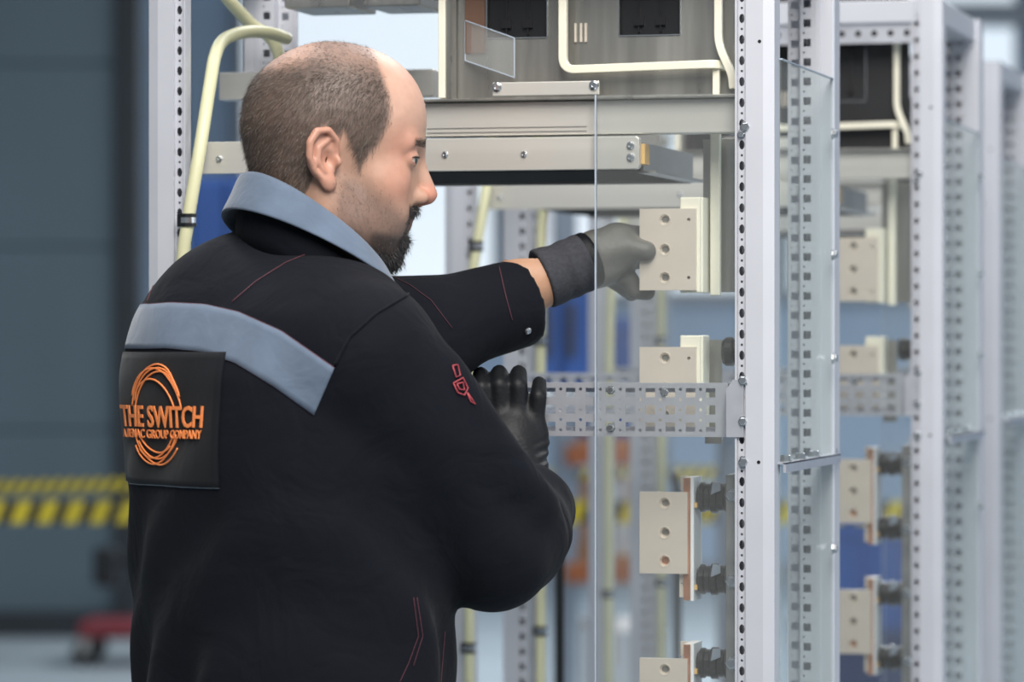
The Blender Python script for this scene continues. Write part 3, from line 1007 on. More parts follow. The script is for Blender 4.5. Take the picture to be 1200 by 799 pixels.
def mesh_obj(name, verts, faces, m, parent, cols=None):
    me = bpy.data.meshes.new(name)
    faces = np.asarray(faces)
    me.vertices.add(len(verts)); me.vertices.foreach_set('co', np.asarray(verts, f32).ravel())
    k = faces.shape[1]
    me.loops.add(faces.size); me.loops.foreach_set('vertex_index', faces.astype(np.int32).ravel())
    me.polygons.add(len(faces)); me.polygons.foreach_set('loop_start', (np.arange(len(faces)) * k).astype(np.int32))
    me.polygons.foreach_set('use_smooth', np.ones(len(faces), bool))
    me.update(calc_edges=True)
    if cols is not None:
        at = me.color_attributes.new('Col', 'FLOAT_COLOR', 'POINT')
        at.data.foreach_set('color', np.concatenate([cols, np.ones((len(cols), 1))], 1).astype(f32).ravel())
    o = bpy.data.objects.new(name, me)
    COL.objects.link(o)
    me.materials.append(M[m])
    o.parent = parent
    return o

def fabric(name, col, wr=.5, weave=.25, rough=.85, sheen=.25, wscale=14):
    m = mat(name, col, rough, 0, .10, 25, sheen=sheen, spec=.18)
    nt = m.node_tree
    b = nt.nodes['Principled BSDF']
    tc = nt.nodes.new('ShaderNodeTexCoord')
    w1 = nt.nodes.new('ShaderNodeTexNoise'); w1.inputs['Scale'].default_value = wscale; w1.inputs['Detail'].default_value = 3; w1.inputs['Distortion'].default_value = .8
    w2 = nt.nodes.new('ShaderNodeTexNoise'); w2.inputs['Scale'].default_value = 900
    b1 = nt.nodes.new('ShaderNodeBump'); b1.inputs['Strength'].default_value = wr; b1.inputs['Distance'].default_value = .012
    b2 = nt.nodes.new('ShaderNodeBump'); b2.inputs['Strength'].default_value = weave; b2.inputs['Distance'].default_value = .001
    for w_ in (w1, w2): nt.links.new(tc.outputs['Object'], w_.inputs['Vector'])
    nt.links.new(w1.outputs['Fac'], b1.inputs['Height']); nt.links.new(w2.outputs['Fac'], b2.inputs['Height'])
    nt.links.new(b1.outputs['Normal'], b2.inputs['Normal']); nt.links.new(b2.outputs['Normal'], b.inputs['Normal'])
    return m
M['navy'] = fabric('navy_workwear', '#080b14', .5, sheen=.02)
M['patchcloth'] = fabric('black_patch_cloth', '#0d0f14', .15, sheen=.1)
M['greycloth'] = fabric('blue_grey_cloth', '#5d6a7c', .3)
M['redthread'] = mat('red_thread', '#4e2630', .7)
M['orangethread'] = mat('orange_embroidery', '#f08a4b', .6, 0, .08, 400)
M['emblemred'] = mat('red_embroidery', '#9c3a44', .6, 0, .1, 400)
M['trouser'] = fabric('dark_trousers', '#1a1d25', .4)
M['boot'] = mat('black_leather', '#131313', .45, 0, .1, 30, .2, 120)
M['glove_black'] = mat('black_nitrile_glove', '#101216', .55, 0, .15, 60, .25, 220, spec=.3)
M['glove_hazed'] = mat('black_glove_hazed', '#5a5955', .55, 0, .12, 50, .25, 260)  # black glove painted grey for the haze of the cover before it
M['knit'] = mat('dark_knit_cuff', '#33343a', .9, 0, .2, 200, .5, 300, stretch=(1, 1, 1))
M['hair'] = mat('brown_hair', '#54483f', .5, 0, .35, 60)
M['beardhair'] = mat('dark_beard', '#1f1a19', .55, 0, .4, 80)
M['eyewhite'] = mat('eye_white', '#b5aca6', .15, coat=.6)
M['iris'] = mat('iris', '#2a3034', .15, coat=.8)
M['snap'] = mat('snap_button', '#b9bcc2', .25, .9)
sk = bpy.data.materials.new('skin'); sk.use_nodes = True
nt = sk.node_tree; b = nt.nodes['Principled BSDF']
at = nt.nodes.new('ShaderNodeVertexColor'); at.layer_name = 'Col'
tc = nt.nodes.new('ShaderNodeTexCoord')
n1 = nt.nodes.new('ShaderNodeTexNoise'); n1.inputs['Scale'].default_value = 90; n1.inputs['Detail'].default_value = 6
mr = nt.nodes.new('ShaderNodeMapRange'); mr.inputs['To Min'].default_value = .86; mr.inputs['To Max'].default_value = 1.14
mx = nt.nodes.new('ShaderNodeMix'); mx.data_type = 'RGBA'; mx.blend_type = 'MULTIPLY'; mx.inputs['Factor'].default_value = 1
nt.links.new(tc.outputs['Object'], n1.inputs['Vector']); nt.links.new(n1.outputs['Fac'], mr.inputs['Value'])
nt.links.new(at.outputs['Color'], mx.inputs['A']); nt.links.new(mr.outputs['Result'], mx.inputs['B'])
nt.links.new(mx.outputs['Result'], b.inputs['Base Color'])
b.inputs['Roughness'].default_value = .48
b.inputs['Subsurface Weight'].default_value = .12
b.inputs['Subsurface Radius'].default_value = (.012, .005, .003)
b.inputs['Subsurface Scale'].default_value = .6
bp = nt.nodes.new('ShaderNodeBump'); bp.inputs['Strength'].default_value = .18; bp.inputs['Distance'].default_value = .001
n2 = nt.nodes.new('ShaderNodeTexNoise'); n2.inputs['Scale'].default_value = 700
nt.links.new(tc.outputs['Object'], n2.inputs['Vector']); nt.links.new(n2.outputs['Fac'], bp.inputs['Height']); nt.links.new(bp.outputs['Normal'], b.inputs['Normal'])
M['skin'] = sk

BASE = V(-.250, 4.36, 0)
person = tag(empty('person', tuple(BASE)), 'person in dark navy work jacket with grey yoke and black gloves, reaching into the cabinet', 'person')
FW = V(math.cos(R(30)), math.sin(R(30)), 0)          # where the chest points
LF = V(-FW[1], FW[0], 0)
def T(s, t, z): return V(*(BASE + FW * s + LF * t))[:3] + V(0, 0, z)
def PX(px, py, Y): return V(*W(px, py, Y))

# joints
SR, SL = T(.000, -.172, 1.482), T(.02, .165, 1.52)
ER = PX(580, 634, 4.335)
WR = PX(622, 592, 4.565)
WL = PX(612, 335, 4.66)
EL = PX(480, 402, 4.60)

# ---- head (local: x forward, y left, z up, origin between the ear canals)
HO = PX(391, 186, 4.375)
yaw, pit = R(9), R(7)
hx = V(math.cos(yaw) * math.cos(pit), math.sin(yaw) * math.cos(pit), -math.sin(pit))
hy = V(-math.sin(yaw), math.cos(yaw), 0)
hz = np.cross(hx, hy).astype(f32)
HM = np.stack([hx, hy, hz], 1)                         # local -> world columns
def head_sdf(P):
    A = P.copy(); A[:, 1] = np.abs(A[:, 1])            # symmetric face
    d = ell(P, (-.006, 0, .046), (.0985, .0765, .0870))
    d = smin(d, ell(P, (-.040, 0, .030), (.066, .068, .072)), .02)
    d = smin(d, ell(P, (.034, 0, .048), (.060, .060, .066)), .03)
    d = smin(d, ell(P, (.040, 0, -.030), (.050, .054, .076)), .03)
    d = smin(d, ell(A, (.056, .040, -.022), (.026, .022, .022)), .022)
    d = smin(d, rcone(A, (.004, .050, -.055), (.010, .048, -.072), .018, .018), .03)
    d = smin(d, rcone(A, (.010, .047, -.070), (.062, .016, -.094), .018, .016), .025)
    d = smin(d, ell(P, (.066, 0, -.093), (.020, .024, .019)), .018)
    d = smin(d, ell(P, (.076, 0, -.058), (.020, .028, .026)), .018)
    d = smin(d, ell(A, (.050, .034, -.060), (.034, .022, .034)), .02)
    d = smin(d, ell(P, (.074, 0, -.020), (.025, .026, .034)), .014)
    d = smin(d, rcone(A, (.090, .004, .024), (.076, .042, .026), .010, .010), .014)       # brow
    d = smax(d, -ell(A, (.100, .040, .010), (.018, .020, .0115)), .010)                   # eye socket
    d = smin(d, ell(A, (.0800, .0345, .0095), (.0128, .0150, .0120)), .004)               # lids
    d = smax(d, -ell(A, (.0935, .0385, .0080), (.0105, .0150, .0027)), .002)
    d = smin(d, chain(P, [(.092, 0, .018), (.104, 0, -.006), (.1135, 0, -.026)], [.0075, .0080, .0098]), .010)   # nose
    d = smin(d, ell(A, (.1015, .0125, -.031), (.0105, .0065, .0085)), .006)
    d = smin(d, rcone(P, (.094, 0, -.038), (.111, 0, -.031), .009, .007), .006)
    d = smax(d, -ell(A, (.1055, .0072, -.0405), (.0055, .0032, .005)), .003)
    d = smin(d, rcone(A, (.0945, 0, -.0535), (.080, .022, -.057), .0060, .004), .006)     # lips
    d = smin(d, rcone(A, (.0905, 0, -.0645), (.079, .020, -.062), .0066, .004), .006)
    # neck
    d = smin(d, rcone(P, (-.028, 0, -.030), (-.048, 0, -.165), .056, .057), .03)
    d = smin(d, rcone(P, (.030, 0, -.090), (-.010, 0, -.180), .026, .040), .035)
    d = smin(d, rcone(A, (-.012, .055, -.045), (-.006, .022, -.165), .014, .014), .02)    # neck muscle
    return smin(d, ear_sdf(P), .006)
def ear_sdf(P):
    A = P.copy(); A[:, 1] = np.abs(A[:, 1])
    Q = A - V(-.010, .0720, -.004)
    ca, sa = math.cos(R(20)), math.sin(R(20))
    Q = Q / V(1.14, 1.14, 1.0)
    e = np.stack([Q[:, 0] * ca - Q[:, 1] * sa, Q[:, 0] * sa + Q[:, 1] * ca, Q[:, 2]], 1)      # stands off the head, opens outward
    ct, st = math.cos(R(-10)), math.sin(R(-10))
    e = np.stack([e[:, 0] * ct - e[:, 2] * st, e[:, 1], e[:, 0] * st + e[:, 2] * ct], 1).astype(f32)
    ear = ell(e, (-.012, .003, .003), (.0175, .0035, .0290))
    helix = [(.004, .003, .006), (.003, .007, .020), (-.006, .009, .0315), (-.019, .010, .0305), (-.0275, .010, .018), (-.0285, .009, .002), (-.023, .007, -.013), (-.013, .006, -.024)]
    ear = smin(ear, chain(e, helix, [.0030, .0034, .0038, .0042, .0040, .0036, .0032, .0034]), .003)
    ear = smin(ear, chain(e, [(-.006, .006, .020), (-.017, .007, .012), (-.019, .007, -.002), (-.012, .007, -.014)], [.0028, .0034, .0034, .0032]), .003)
    ear = smin(ear, ell(e, (-.007, .0055, -.0275), (.0085, .0042, .0095)), .005)
    ear = smin(ear, ell(e, (.0035, .006, -.004), (.0042, .0042, .0065)), .003)
    ear = smax(ear, -ell(e, (-.0065, .010, -.002), (.0080, .0085, .0125)), .003)
    return ear * 1.14
hv, hf = surface_nets(head_sdf, (-.150, -.112, -.215), (.130, .112, .145), .0021)
hv = relax(hv, hf, 1, .4)

# colours that belong to the skin: dark scalp tone of short hair, stubble, redder ear and nose
def sm(x, a, b_):
    t = np.clip((x - a) / (b_ - a), 0, 1); return t * t * (3 - 2 * t)
def hair_mask(p):
    x, y, z = p[:, 0], np.abs(p[:, 1]), p[:, 2]
    # temple line: hair stays behind it; recedes at the top of the forehead
    lim = np.interp(z, [-.06, -.03, .0, .02, .05, .075, .10, .14], [-.028, .016, .028, .040, .050, .046, .036, .020])
    m = 1 - sm(x, lim - .006, lim + .006)
    low = np.interp(x, [-.11, -.06, -.035, -.018, .0, .012, .03, .06], [-.060, -.066, -.050, .000, .030, .012, -.026, -.026])
    m = m * sm(z, low - .007, low + .006)
    return m
def bald(p):
    """thin patch at the crown and on the front top, 1 = bald"""
    x, y, z = p[:, 0], p[:, 1], p[:, 2]
    a = 1 - sm(np.sqrt(((x + .066) / .042) ** 2 + ((y) / .055) ** 2 + ((z - .108) / .040) ** 2), .55, 1.25)
    return np.clip(a, 0, 1)
def stubble_mask(p):
    x, y, z = p[:, 0], np.abs(p[:, 1]), p[:, 2]
    m = sm(-z, .000 + .62 * np.clip(x - .02, 0, 1), .036 + .55 * np.clip(x - .02, 0, 1)) * sm(x, -.012, .012) * (1 - sm(-z, .112, .14))
    return m
def goatee_mask(p):
    x, y, z = p[:, 0], np.abs(p[:, 1]), p[:, 2]
    chin = sm(x, .036, .056) * sm(-z, .074, .086)
    must = sm(x, .070, .080) * sm(-z, .040, .0455) * (1 - sm(y, .028, .034)) 
    lips = (sm(x, .088, .092) * sm(-z, .0555, .058) * (1 - sm(-z, .069, .072)) * (1 - sm(y, .016, .020)))
    return np.clip(np.maximum(chin, must) - .9 * lips, 0, 1)
skin0 = np.array(srgb('#b28c78')); red = np.array(srgb('#b97460')); scalp = np.array(srgb('#4b4340')); stub = np.array(srgb('#6a564d')); pale = np.array(srgb('#c49d8c'))
lipc = np.array(srgb('#8e5850'))
def mixc(a, b_, t): return a * (1 - t[:, None]) + b_ * t[:, None]
hc = np.tile(skin0, (len(hv), 1))
hc = mixc(hc, pale, sm(hv[:, 2], .03, .09) * sm(hv[:, 0], .02, .06) * .6)
EAR = 1 - sm(ear_sdf(hv.astype(f32)), .0015, .0045)
hc = mixc(hc, red, EAR * .35)
hc = mixc(hc, red, (1 - sm(np.linalg.norm(hv - [.112, 0, -.028], axis=1), .008, .022)) * .7)
hc = mixc(hc, red, (1 - sm(np.linalg.norm((np.abs(hv) - [.07, .05, .02]) , axis=1), .01, .04)) * .35)
hc = mixc(hc, lipc, sm(hv[:, 0], .088, .092) * sm(-hv[:, 2], .052, .056) * (1 - sm(-hv[:, 2], .068, .072)) * .8)
hc = mixc(hc, stub, stubble_mask(hv) * .8)
hm = hair_mask(hv) * (1 - EAR)
hc = mixc(hc, scalp, hm * (1 - .72 * bald(hv)) * (.80 - .25 * sm(hv[:, 2], .085, .12)))
hc = mixc(hc, np.array(srgb('#2a2220')), goatee_mask(hv) * .85)
brow = (1 - sm(np.abs(hv[:, 2] - .0285 + .10 * np.clip(np.abs(hv[:, 1]) - .036, 0, 1)), .0025, .0045)) * sm(hv[:, 0], .066, .072) * sm(np.abs(hv[:, 1]), .010, .014) * (1 - sm(np.abs(hv[:, 1]), .048, .052))
hc = mixc(hc, np.array(srgb('#3c302a')), brow * .85)
h2w = lambda p: (np.asarray(p) @ HM.T.astype(float)) + HO

# ---- rest of the body under the clothes, one surface with the neck
def body_sdf(P):
    nb = h2w(np.array([[-.045, 0, -.150]]))[0]
    d = rcone(P, nb, T(0, 0, 1.40), .052, .060)
    d = smin(d, ell(P, T(.0, 0, 1.30), (.11, .11, .18)), .04)
    d = smin(d, rcone(P, T(0, 0, 1.35), T(0, 0, 1.0), .12, .12), .05)
    for s, e, w_ in ((SR, ER, WR), (SL, EL, WL)):
        d = smin(d, chain(P, [T(0, 0, 1.44), s, e, w_], [.05, .044, .040, .034]), .02)
    d = smin(d, rcone(P, WL, PX(660, 320, 4.668), .038, .031), .01)
    for t in (.09, -.09):
        d = smin(d, chain(P, [T(0, t, .95), T(.01, t * 1.1, .50), T(-.01, t * 1.15, .09)], [.085, .055, .04]), .04)
    return d
bv, bf = surface_nets(body_sdf, (-.56, 4.05, .03), (.12, 4.72, 1.60), .010)
verts = np.concatenate([h2w(hv), bv]); faces = np.concatenate([hf, bf + len(hv)])
cols = np.concatenate([hc, np.tile(np.array(srgb('#ad8469')), (len(bv), 1))])
mesh_obj('body', verts - BASE, faces, 'skin', person, cols)
# eyeballs
for s in (1, -1):
    c0 = h2w(np.array([[.0798, .0350 * s, .0088]]))[0] - BASE
    fwd = Vector(HM[:, 0].astype(float)) + Vector(HM[:, 1].astype(float)) * (-.12)
    pr = lambda a0, a1, r_, n_=10: [(r_ * math.sin(a), max(1e-5, r_ * math.cos(a))) for a in np.linspace(a0, a1, n_)]
    ey = MB().lathe(pr(-1.5, .85, .0120, 14), c0, fwd, 20).build('eyeball', 'eyewhite', person, smooth=True)
    MB().lathe(pr(.80, 1.5, .0122, 8), c0, fwd, 18).build('iris', 'iris', ey, smooth=True)

# ---- short hair, stubble and beard as thin blades growing from the head surface
nrm = np.zeros_like(hv)
qa = np.cross(hv[hf[:, 1]] - hv[hf[:, 0]], hv[hf[:, 3]] - hv[hf[:, 0]])
for k in range(4): np.add.at(nrm, hf[:, k], qa)
nrm /= np.linalg.norm(nrm, axis=1)[:, None] + 1e-9
def blades(name, m, dens, n, length, width, flow, lift, label=None):
    w_ = np.clip(dens, 0, None); w_ = w_ / w_.sum()
    i = rng.choice(len(hv), n, p=w_)
    p = hv[i] + rng.normal(0, .0011, (n, 3)); nn = nrm[i]
    fl = np.array([flow(a) for a in p]) if callable(flow) else np.tile(flow, (n, 1))
    fl = fl - (fl * nn).sum(1)[:, None] * nn
    fl /= np.linalg.norm(fl, axis=1)[:, None] + 1e-9
    dr = fl * (1 - lift) + nn * lift + rng.normal(0, .22, (n, 3))
    dr /= np.linalg.norm(dr, axis=1)[:, None]
    L = (length[i] if hasattr(length, '__len__') else length) * rng.uniform(.6, 1.25, n)
    side = np.cross(dr, nn + rng.normal(0, .4, (n, 3))); side /= np.linalg.norm(side, axis=1)[:, None] + 1e-9
    p = p - nn * .0006
    tip = p + dr * L[:, None]; mid = p + dr * (L * .55)[:, None] + nn * (L * .08)[:, None]
    v = np.stack([p - side * width, p + side * width, mid + side * width * .8, mid - side * width * .8, tip], 1).reshape(-1, 3)
    k = np.arange(n)[:, None] * 5
    o = mesh_obj(name, h2w(v) - BASE, np.concatenate([k + [0, 1, 2], k + [0, 2, 3], k + [3, 2, 4]]), m, person)
    o['kind'] = 'stuff'
    if label: o['label'] = label
    return o
ear_ex = 1 - sm(ear_sdf(hv.astype(f32)), .003, .006)
hd = hair_mask(hv) * (1 - .90 * bald(hv)) * (1 - ear_ex)
top = sm(hv[:, 2], .085, .115)
hd = hd * (1 - .55 * top * sm(hv[:, 0], -.06, .0))
hair_len = .0085 - .005 * top
def hflow(p):
    return np.array([-.35 - .5 * max(0, p[2] - .06) / .06, 0, -1.0 + .8 * max(0, p[2] - .06) / .06])
blades('hair', 'hair', hd, 42000, hair_len, .00015, hflow, .20, 'very short thinning brown hair')
blades('stubble', 'hair', stubble_mask(hv) * (hv[:, 2] > -.125), 9000, .0024, .00013, np.array([.2, 0, -1.]), .4, 'short stubble on the jaw')
blades('eyebrow', 'hair', brow, 420, .006, .00022, np.array([-.6, 0, .15]), .2)
# goatee: a soft mass of beard with hair on it
def beard_sdf(P):
    A = P.copy(); A[:, 1] = np.abs(A[:, 1])
    d = ell(P, (.060, 0, -.106), (.033, .030, .019))
    d = smin(d, rcone(A, (.078, .012, -.092), (.078, .031, -.064), .011, .006), .012)
    d = smin(d, ell(P, (.084, 0, -.084), (.014, .020, .012)), .012)
    d = smin(d, chain(A, [(.0975, 0, -.0455), (.094, .012, -.047), (.082, .030, -.057)], [.0062, .0068, .006]), .006)
    d = smin(d, ell(A, (.044, .022, -.102), (.024, .022, .014)), .014)
    n_ = np.sin(P[:, 0] * 900) * np.sin(P[:, 1] * 800 + 1) * np.sin(P[:, 2] * 500) * .0011
    return d + n_
gv, gf = surface_nets(beard_sdf, (.02, -.06, -.145), (.125, .06, -.03), .0022)
mesh_obj('goatee', h2w(gv) - BASE, gf, 'beardhair', person)['label'] = 'dark full goatee'
hv_s, nrm_s, hf_s = hv, nrm, hf
hv, hf = gv, gf
nrm = np.zeros_like(hv)
qa = np.cross(hv[hf[:, 1]] - hv[hf[:, 0]], hv[hf[:, 3]] - hv[hf[:, 0]])
for k in range(4): np.add.at(nrm, hf[:, k], qa)
nrm /= np.linalg.norm(nrm, axis=1)[:, None] + 1e-9
blades('beard_hair', 'beardhair', np.ones(len(hv)), 5200, .009, .00028, np.array([.35, 0, -1.]), .30, 'dark hair of the goatee')
hv, nrm, hf = hv_s, nrm_s, hf_s

# ---- jacket
TZ = [0.80, 0.92, 1.05, 1.13, 1.25, 1.36, 1.46, 1.53, 1.58, 1.62, 1.70]
TA = [.205, .205, .198, .196, .202, .212, .215, .190, .140, .105, .08]
TB = [.165, .162, .160, .164, .168, .166, .152, .124, .095, .080, .06]
TO = [.000, .000, .000, .002, -.002, -.008, -.010, -.010, .000, .010, .03]
def jacket_sdf(P):
    s = (P - BASE) @ FW; t = (P - BASE) @ LF; z = P[:, 2]
    a = np.interp(z, TZ, TA); b_ = np.interp(z, TZ, TB); o_ = np.interp(z, TZ, TO)
    e = 2.25
    k0 = ((np.abs(t) / a) ** e + (np.abs(s - o_) / b_) ** e) ** (1 / e)
    d = ((k0 - 1) * np.minimum(a, b_)).astype(f32)
    d = smax(d, z - 1.585, .04); d = smax(d, .82 - z, .02)
    d = smin(d, rcone(P, T(-.008, -.045, 1.530), T(.000, -.160, 1.488), .060, .076), .04)
    d = smin(d, rcone(P, T(-.015, .045, 1.570), T(.0, .155, 1.530), .060, .076), .05)
    d = smin(d, ell(P, T(-.068, .045, 1.475), (.102, .12, .130)), .05)                    # rounded upper back
    # near arm: upper arm, elbow, forearm going away to the rail
    ua = chain(P, [SR, SR * .45 + ER * .55, ER], [.082, .080, .074])
    fa = chain(P, [ER, ER * .35 + WR * .65, WR], [.073, .064, .052])
    ra = smin(ua, fa, .022)
    # soft folds around the elbow and down the sleeve
    for (px, py, Y, qx, qy, r_) in ((470, 470, 4.19, 600, 560, .016), (455, 560, 4.22, 560, 640, .016), (520, 440, 4.22, 630, 590, .018)):
        ra = smin(ra, rcone(P, PX(px, py, Y), PX(qx, qy, Y + .07), r_, r_), .03)
    ra = smax(ra, ((P - WR) @ ((WR - ER) / np.linalg.norm(WR - ER)).astype(f32)) - .0, .006)
    d = smin(d, ra, .018)
    # far arm reaching into the cabinet; the sleeve ends in a straight wide cuff
    la = chain(P, [SL, EL], [.082, .074])
    cd = (PX(622, 344, 4.665) - PX(545, 368, 4.63)); cd = cd / np.linalg.norm(cd)
    lf = chain(P, [PX(490, 392, 4.60), PX(560, 370, 4.635), PX(622, 353, 4.665)], [.060, .056, .0535])
    la = smin(la, lf, .03)
    la = smax(la, (P - PX(618, 354, 4.664)) @ cd.astype(f32), .009)
    # hollow end of the cuff
    la = smax(la, -rcone(P, PX(595, 358, 4.652), PX(640, 348, 4.67), .043, .043), .008)
    d = smin(d, la, .02)
    # hang folds on the back and waist
    w1 = np.sin(t * 55 + z * 12 + s * 20) * np.exp(-((z - 1.08) / .12) ** 2) * .008
    w2 = np.sin((z * .8 + t * .9 + s * .6) * 60) * np.exp(-((z - 1.24) / .14) ** 2) * .004
    w3 = np.sin((z * .5 - t * .8 - s * .4) * 42) * .0016
    d = d + (w1 + w2 + w3).astype(f32)
    return d
jv, jf = surface_nets(jacket_sdf, (-.60, 4.02, .80), (.12, 4.78, 1.70), .0062)
jv = relax(jv, jf, 2, .5)
jacket = mesh_obj('jacket', jv - BASE, jf, 'navy', person)
JT = BVHTree.FromPolygons([Vector(v) for v in jv], [tuple(int(i) for i in q_) for q_ in jf])
CAMP = Vector((0, 0, CAMZ))
def hit(px, py, off=.0008):
    d = Vector(((px - CX) / FPX, 1, (CY - py) / FPX)).normalized()
    loc, n_, i_, di = JT.ray_cast(CAMP, d)
    if loc is None: return None
    return loc + n_ * off, n_
AX = Vector((float(BASE[0]), float(BASE[1]), 0))
def radial(th, z, off=.0008):
    o_ = Vector((AX.x, AX.y, z)); d = Vector((math.cos(th), math.sin(th), 0))
    loc, n_, i_, di = JT.ray_cast(o_, d)
    if loc is None: return None
    return loc + n_ * off
def theta(p): return math.atan2(p.y - AX.y, p.x - AX.x)
Bv = Vector(BASE.astype(float))

def sheet(name, rows, m, parent, thick=.002, label=None):
    """rows: grid of points draped on the cloth -> a cloth piece with a real edge"""
    nr, nc = len(rows), len(rows[0])
    mb = MB()
    vs_ = [p - Bv for r_ in rows for p in r_]
    fs = [(i * nc + j, i * nc + j + 1, (i + 1) * nc + j + 1, (i + 1) * nc + j) for i in range(nr - 1) for j in range(nc - 1)]
    mb.add(vs_, fs)
    o = mb.build(name, m, parent, smooth=True, label=label)
    so = o.modifiers.new('solid', 'SOLIDIFY'); so.thickness = thick; so.offset = 0
    return o
def thread(name, pts, r_, m, parent):
    P_ = [p - Bv for p in pts]
    return MB().tube(P_, r_, 5).build(name, m, parent, smooth=True)
def lerp_pts(xs, n):
    """polyline of pixel points resampled to n"""
    xs = np.array(xs, float)
    d = np.concatenate([[0], np.cumsum(np.hypot(*np.diff(xs, axis=0).T))])
    s = np.linspace(0, d[-1], n)
    return np.stack([np.interp(s, d, xs[:, 0]), np.interp(s, d, xs[:, 1])], 1)

# grey yoke band across the back: traced on the visible side, carried on around the far shoulder at constant height
top_px = lerp_pts([(158, 358), (200, 355), (240, 357), (280, 366), (330, 388), (392, 431)], 46)
bot_px = lerp_pts([(152, 409), (195, 408), (235, 412), (275, 425), (320, 452), (368, 486)], 46)
grid = []
for j in range(9):
    t = j / 8
    row = []
    for a_, b_ in zip(top_px, bot_px):
        p = a_ * (1 - t) + b_ * t
        h_ = hit(p[0], p[1])
        row.append(h_[0] if h_ else None)
    grid.append(row)
ok = [all(g[c] is not None for g in grid) for c in range(46)]
first = ok.index(True) + 1
grid = [g[first:] for g in grid]
ext = []
for j in range(9):
    th0, z0 = theta(grid[j][0]), grid[j][0].z
    if th0 > 0: th0 -= 2 * math.pi
    e_ = []
    for k in range(14, 0, -1):
        p = radial(th0 - k * .05, z0)
        e_.append(p)
    ext.append(e_)
grid = [e_ + g for e_, g in zip(ext, grid)]
sheet('yoke_band', grid, 'greycloth', jacket, .0014, 'blue-grey band across the back')
thread('stitching', [p for p in grid[0]], .0008, 'redthread', jacket)
thread('stitching', [p for p in grid[-1]], .0005, 'redthread', jacket)
def px_thread(pts, n=30, r_=.0006, m='redthread'):
    out = []
    for p in lerp_pts(pts, n):
        h_ = hit(p[0], p[1], .0008)
        if h_: out.append(h_[0])
    if len(out) > 2: thread('stitching', out, r_, m, jacket)
px_thread([(272, 354), (300, 330), (335, 308), (372, 293)])
px_thread([(173, 353), (182, 330), (192, 318)])
px_thread([(393, 428), (410, 395), (440, 368), (478, 345)], r_=.0018, m='navy')
px_thread([(484, 700), (490, 745), (478, 778), (468, 799)], r_=.0005)
px_thread([(488, 700), (495, 745), (484, 780)], r_=.0005)
px_thread([(521, 740), (516, 799)], r_=.0005)
px_thread([(455, 322), (480, 334), (505, 352), (530, 385)], r_=.0005)
px_thread([(585, 313), (592, 345), (600, 375)], r_=.0006)

# back patch with embroidered logo
h1 = hit(241, 488)[0]; h0 = hit(150, 488)[0]
thR, thL = theta(h1), theta(h0)
if thR > 0: thR -= 2 * math.pi
if thL > 0: thL -= 2 * math.pi
zc = h1.z
dth = (thL - thR) / 91.0
# the back panel is flatter than the round torso: spread the lettering a little towards the far side
LGT = np.linspace(thR + .12, thL - .10, 60)
_px = []
for t_ in LGT:
    p = radial(t_, zc); _px.append(CX + FPX * p.x / p.y)
_px = np.maximum.accumulate(-np.array(_px)) + np.arange(60) * 1e-6
LGX = (_px + 241.0) / 96.0
def lg(x, y, off=.004):
    """logo coordinates: x 0..1 across the lettering (right end = 1), y in metres from the lettering's middle"""
    th = thR + (thL - thR) * (1 - x) * 1.05
    return radial(.45 * th + .55 * float(np.interp(1 - x, LGX, LGT)), zc + y, off)
Zp = lambda py, ref=h1: CAMZ + (CY - py) / FPX * ref.y
pr_ = hit(258, 490)[0]; thP = theta(pr_)
if thP > 0: thP -= 2 * math.pi
rows = []
ztop, zbot = Zp(413), Zp(571)
for j in range(20):
    z = zbot + (ztop - zbot) * j / 19
    rows.append([radial(thP - k * (thP - thL) * 1.5 / 27, z, .0016) for k in range(28)])
sheet('back_patch', rows, 'patchcloth', jacket, .0014, 'black back patch carrying the logo')
thread('stitching', rows[0], .0007, 'rackgrey', jacket)
thread('stitching', [r_[0] for r_ in rows], .0009, 'navy', jacket)
# coil of loose rings
arcw = .5
def ring(cx, cy, rx, ry, tilt, r_, a0=0, a1=360):
    pts = []
    for k in range(41):
        a = R(a0 + (a1 - a0) * k / 40)
        x, y = rx * math.cos(a), ry * math.sin(a)
        p = lg(cx + x * math.cos(tilt) - y * math.sin(tilt) * 2.2, cy + x * math.sin(tilt) * .45 + y * math.cos(tilt), .0036)
        if p: pts.append(p)
    thread('logo_ring', pts, r_, 'orangethread', jacket)
Hm = Zp(427) - Zp(552)
for (cx, cy, rx, ry, t_) in ((.44, .002, .29, .47, .06), (.46, -.003, .31, .455, -.05), (.45, .001, .27, .40, .10), (.44, -.001, .255, .345, -.06), (.47, .004, .285, .43, .02)):
    up_, lo_ = math.degrees(math.asin(.0165 / (ry * Hm))), math.degrees(math.asin(.0285 / (ry * Hm)))
    for (a0, a1) in ((up_, 180 - up_), (180 + lo_, 360 - lo_)):
        ring(cx, cy * .5, rx, ry * Hm, t_, .00105, a0, a1)
def text(body, x0, x1, y0, y1, bold, name):
    cu = bpy.data.curves.new(name, 'FONT'); cu.body = body; cu.offset = bold; cu.extrude = 0; cu.resolution_u = 3
    o = bpy.data.objects.new(name, cu); COL.objects.link(o)
    dg = bpy.context.evaluated_depsgraph_get()
    me = bpy.data.meshes.new_from_object(o.evaluated_get(dg))
    bpy.data.objects.remove(o)
    v = np.array([vv.co[:2] for vv in me.vertices])
    lo, hi = v.min(0), v.max(0)
    vs_ = []
    for p in (v - lo) / (hi - lo):
        vs_.append(lg(x0 + (x1 - x0) * p[0], y0 + (y1 - y0) * p[1], .0046) - Bv)
    fs = [tuple(p.vertices) for p in me.polygons]
    ob = MB().add(vs_, fs).build(name, 'orangethread', jacket)
    so = ob.modifiers.new('solid', 'SOLIDIFY'); so.thickness = .0012; so.offset = 0
    return ob
yz = lambda py: Zp(py) - zc
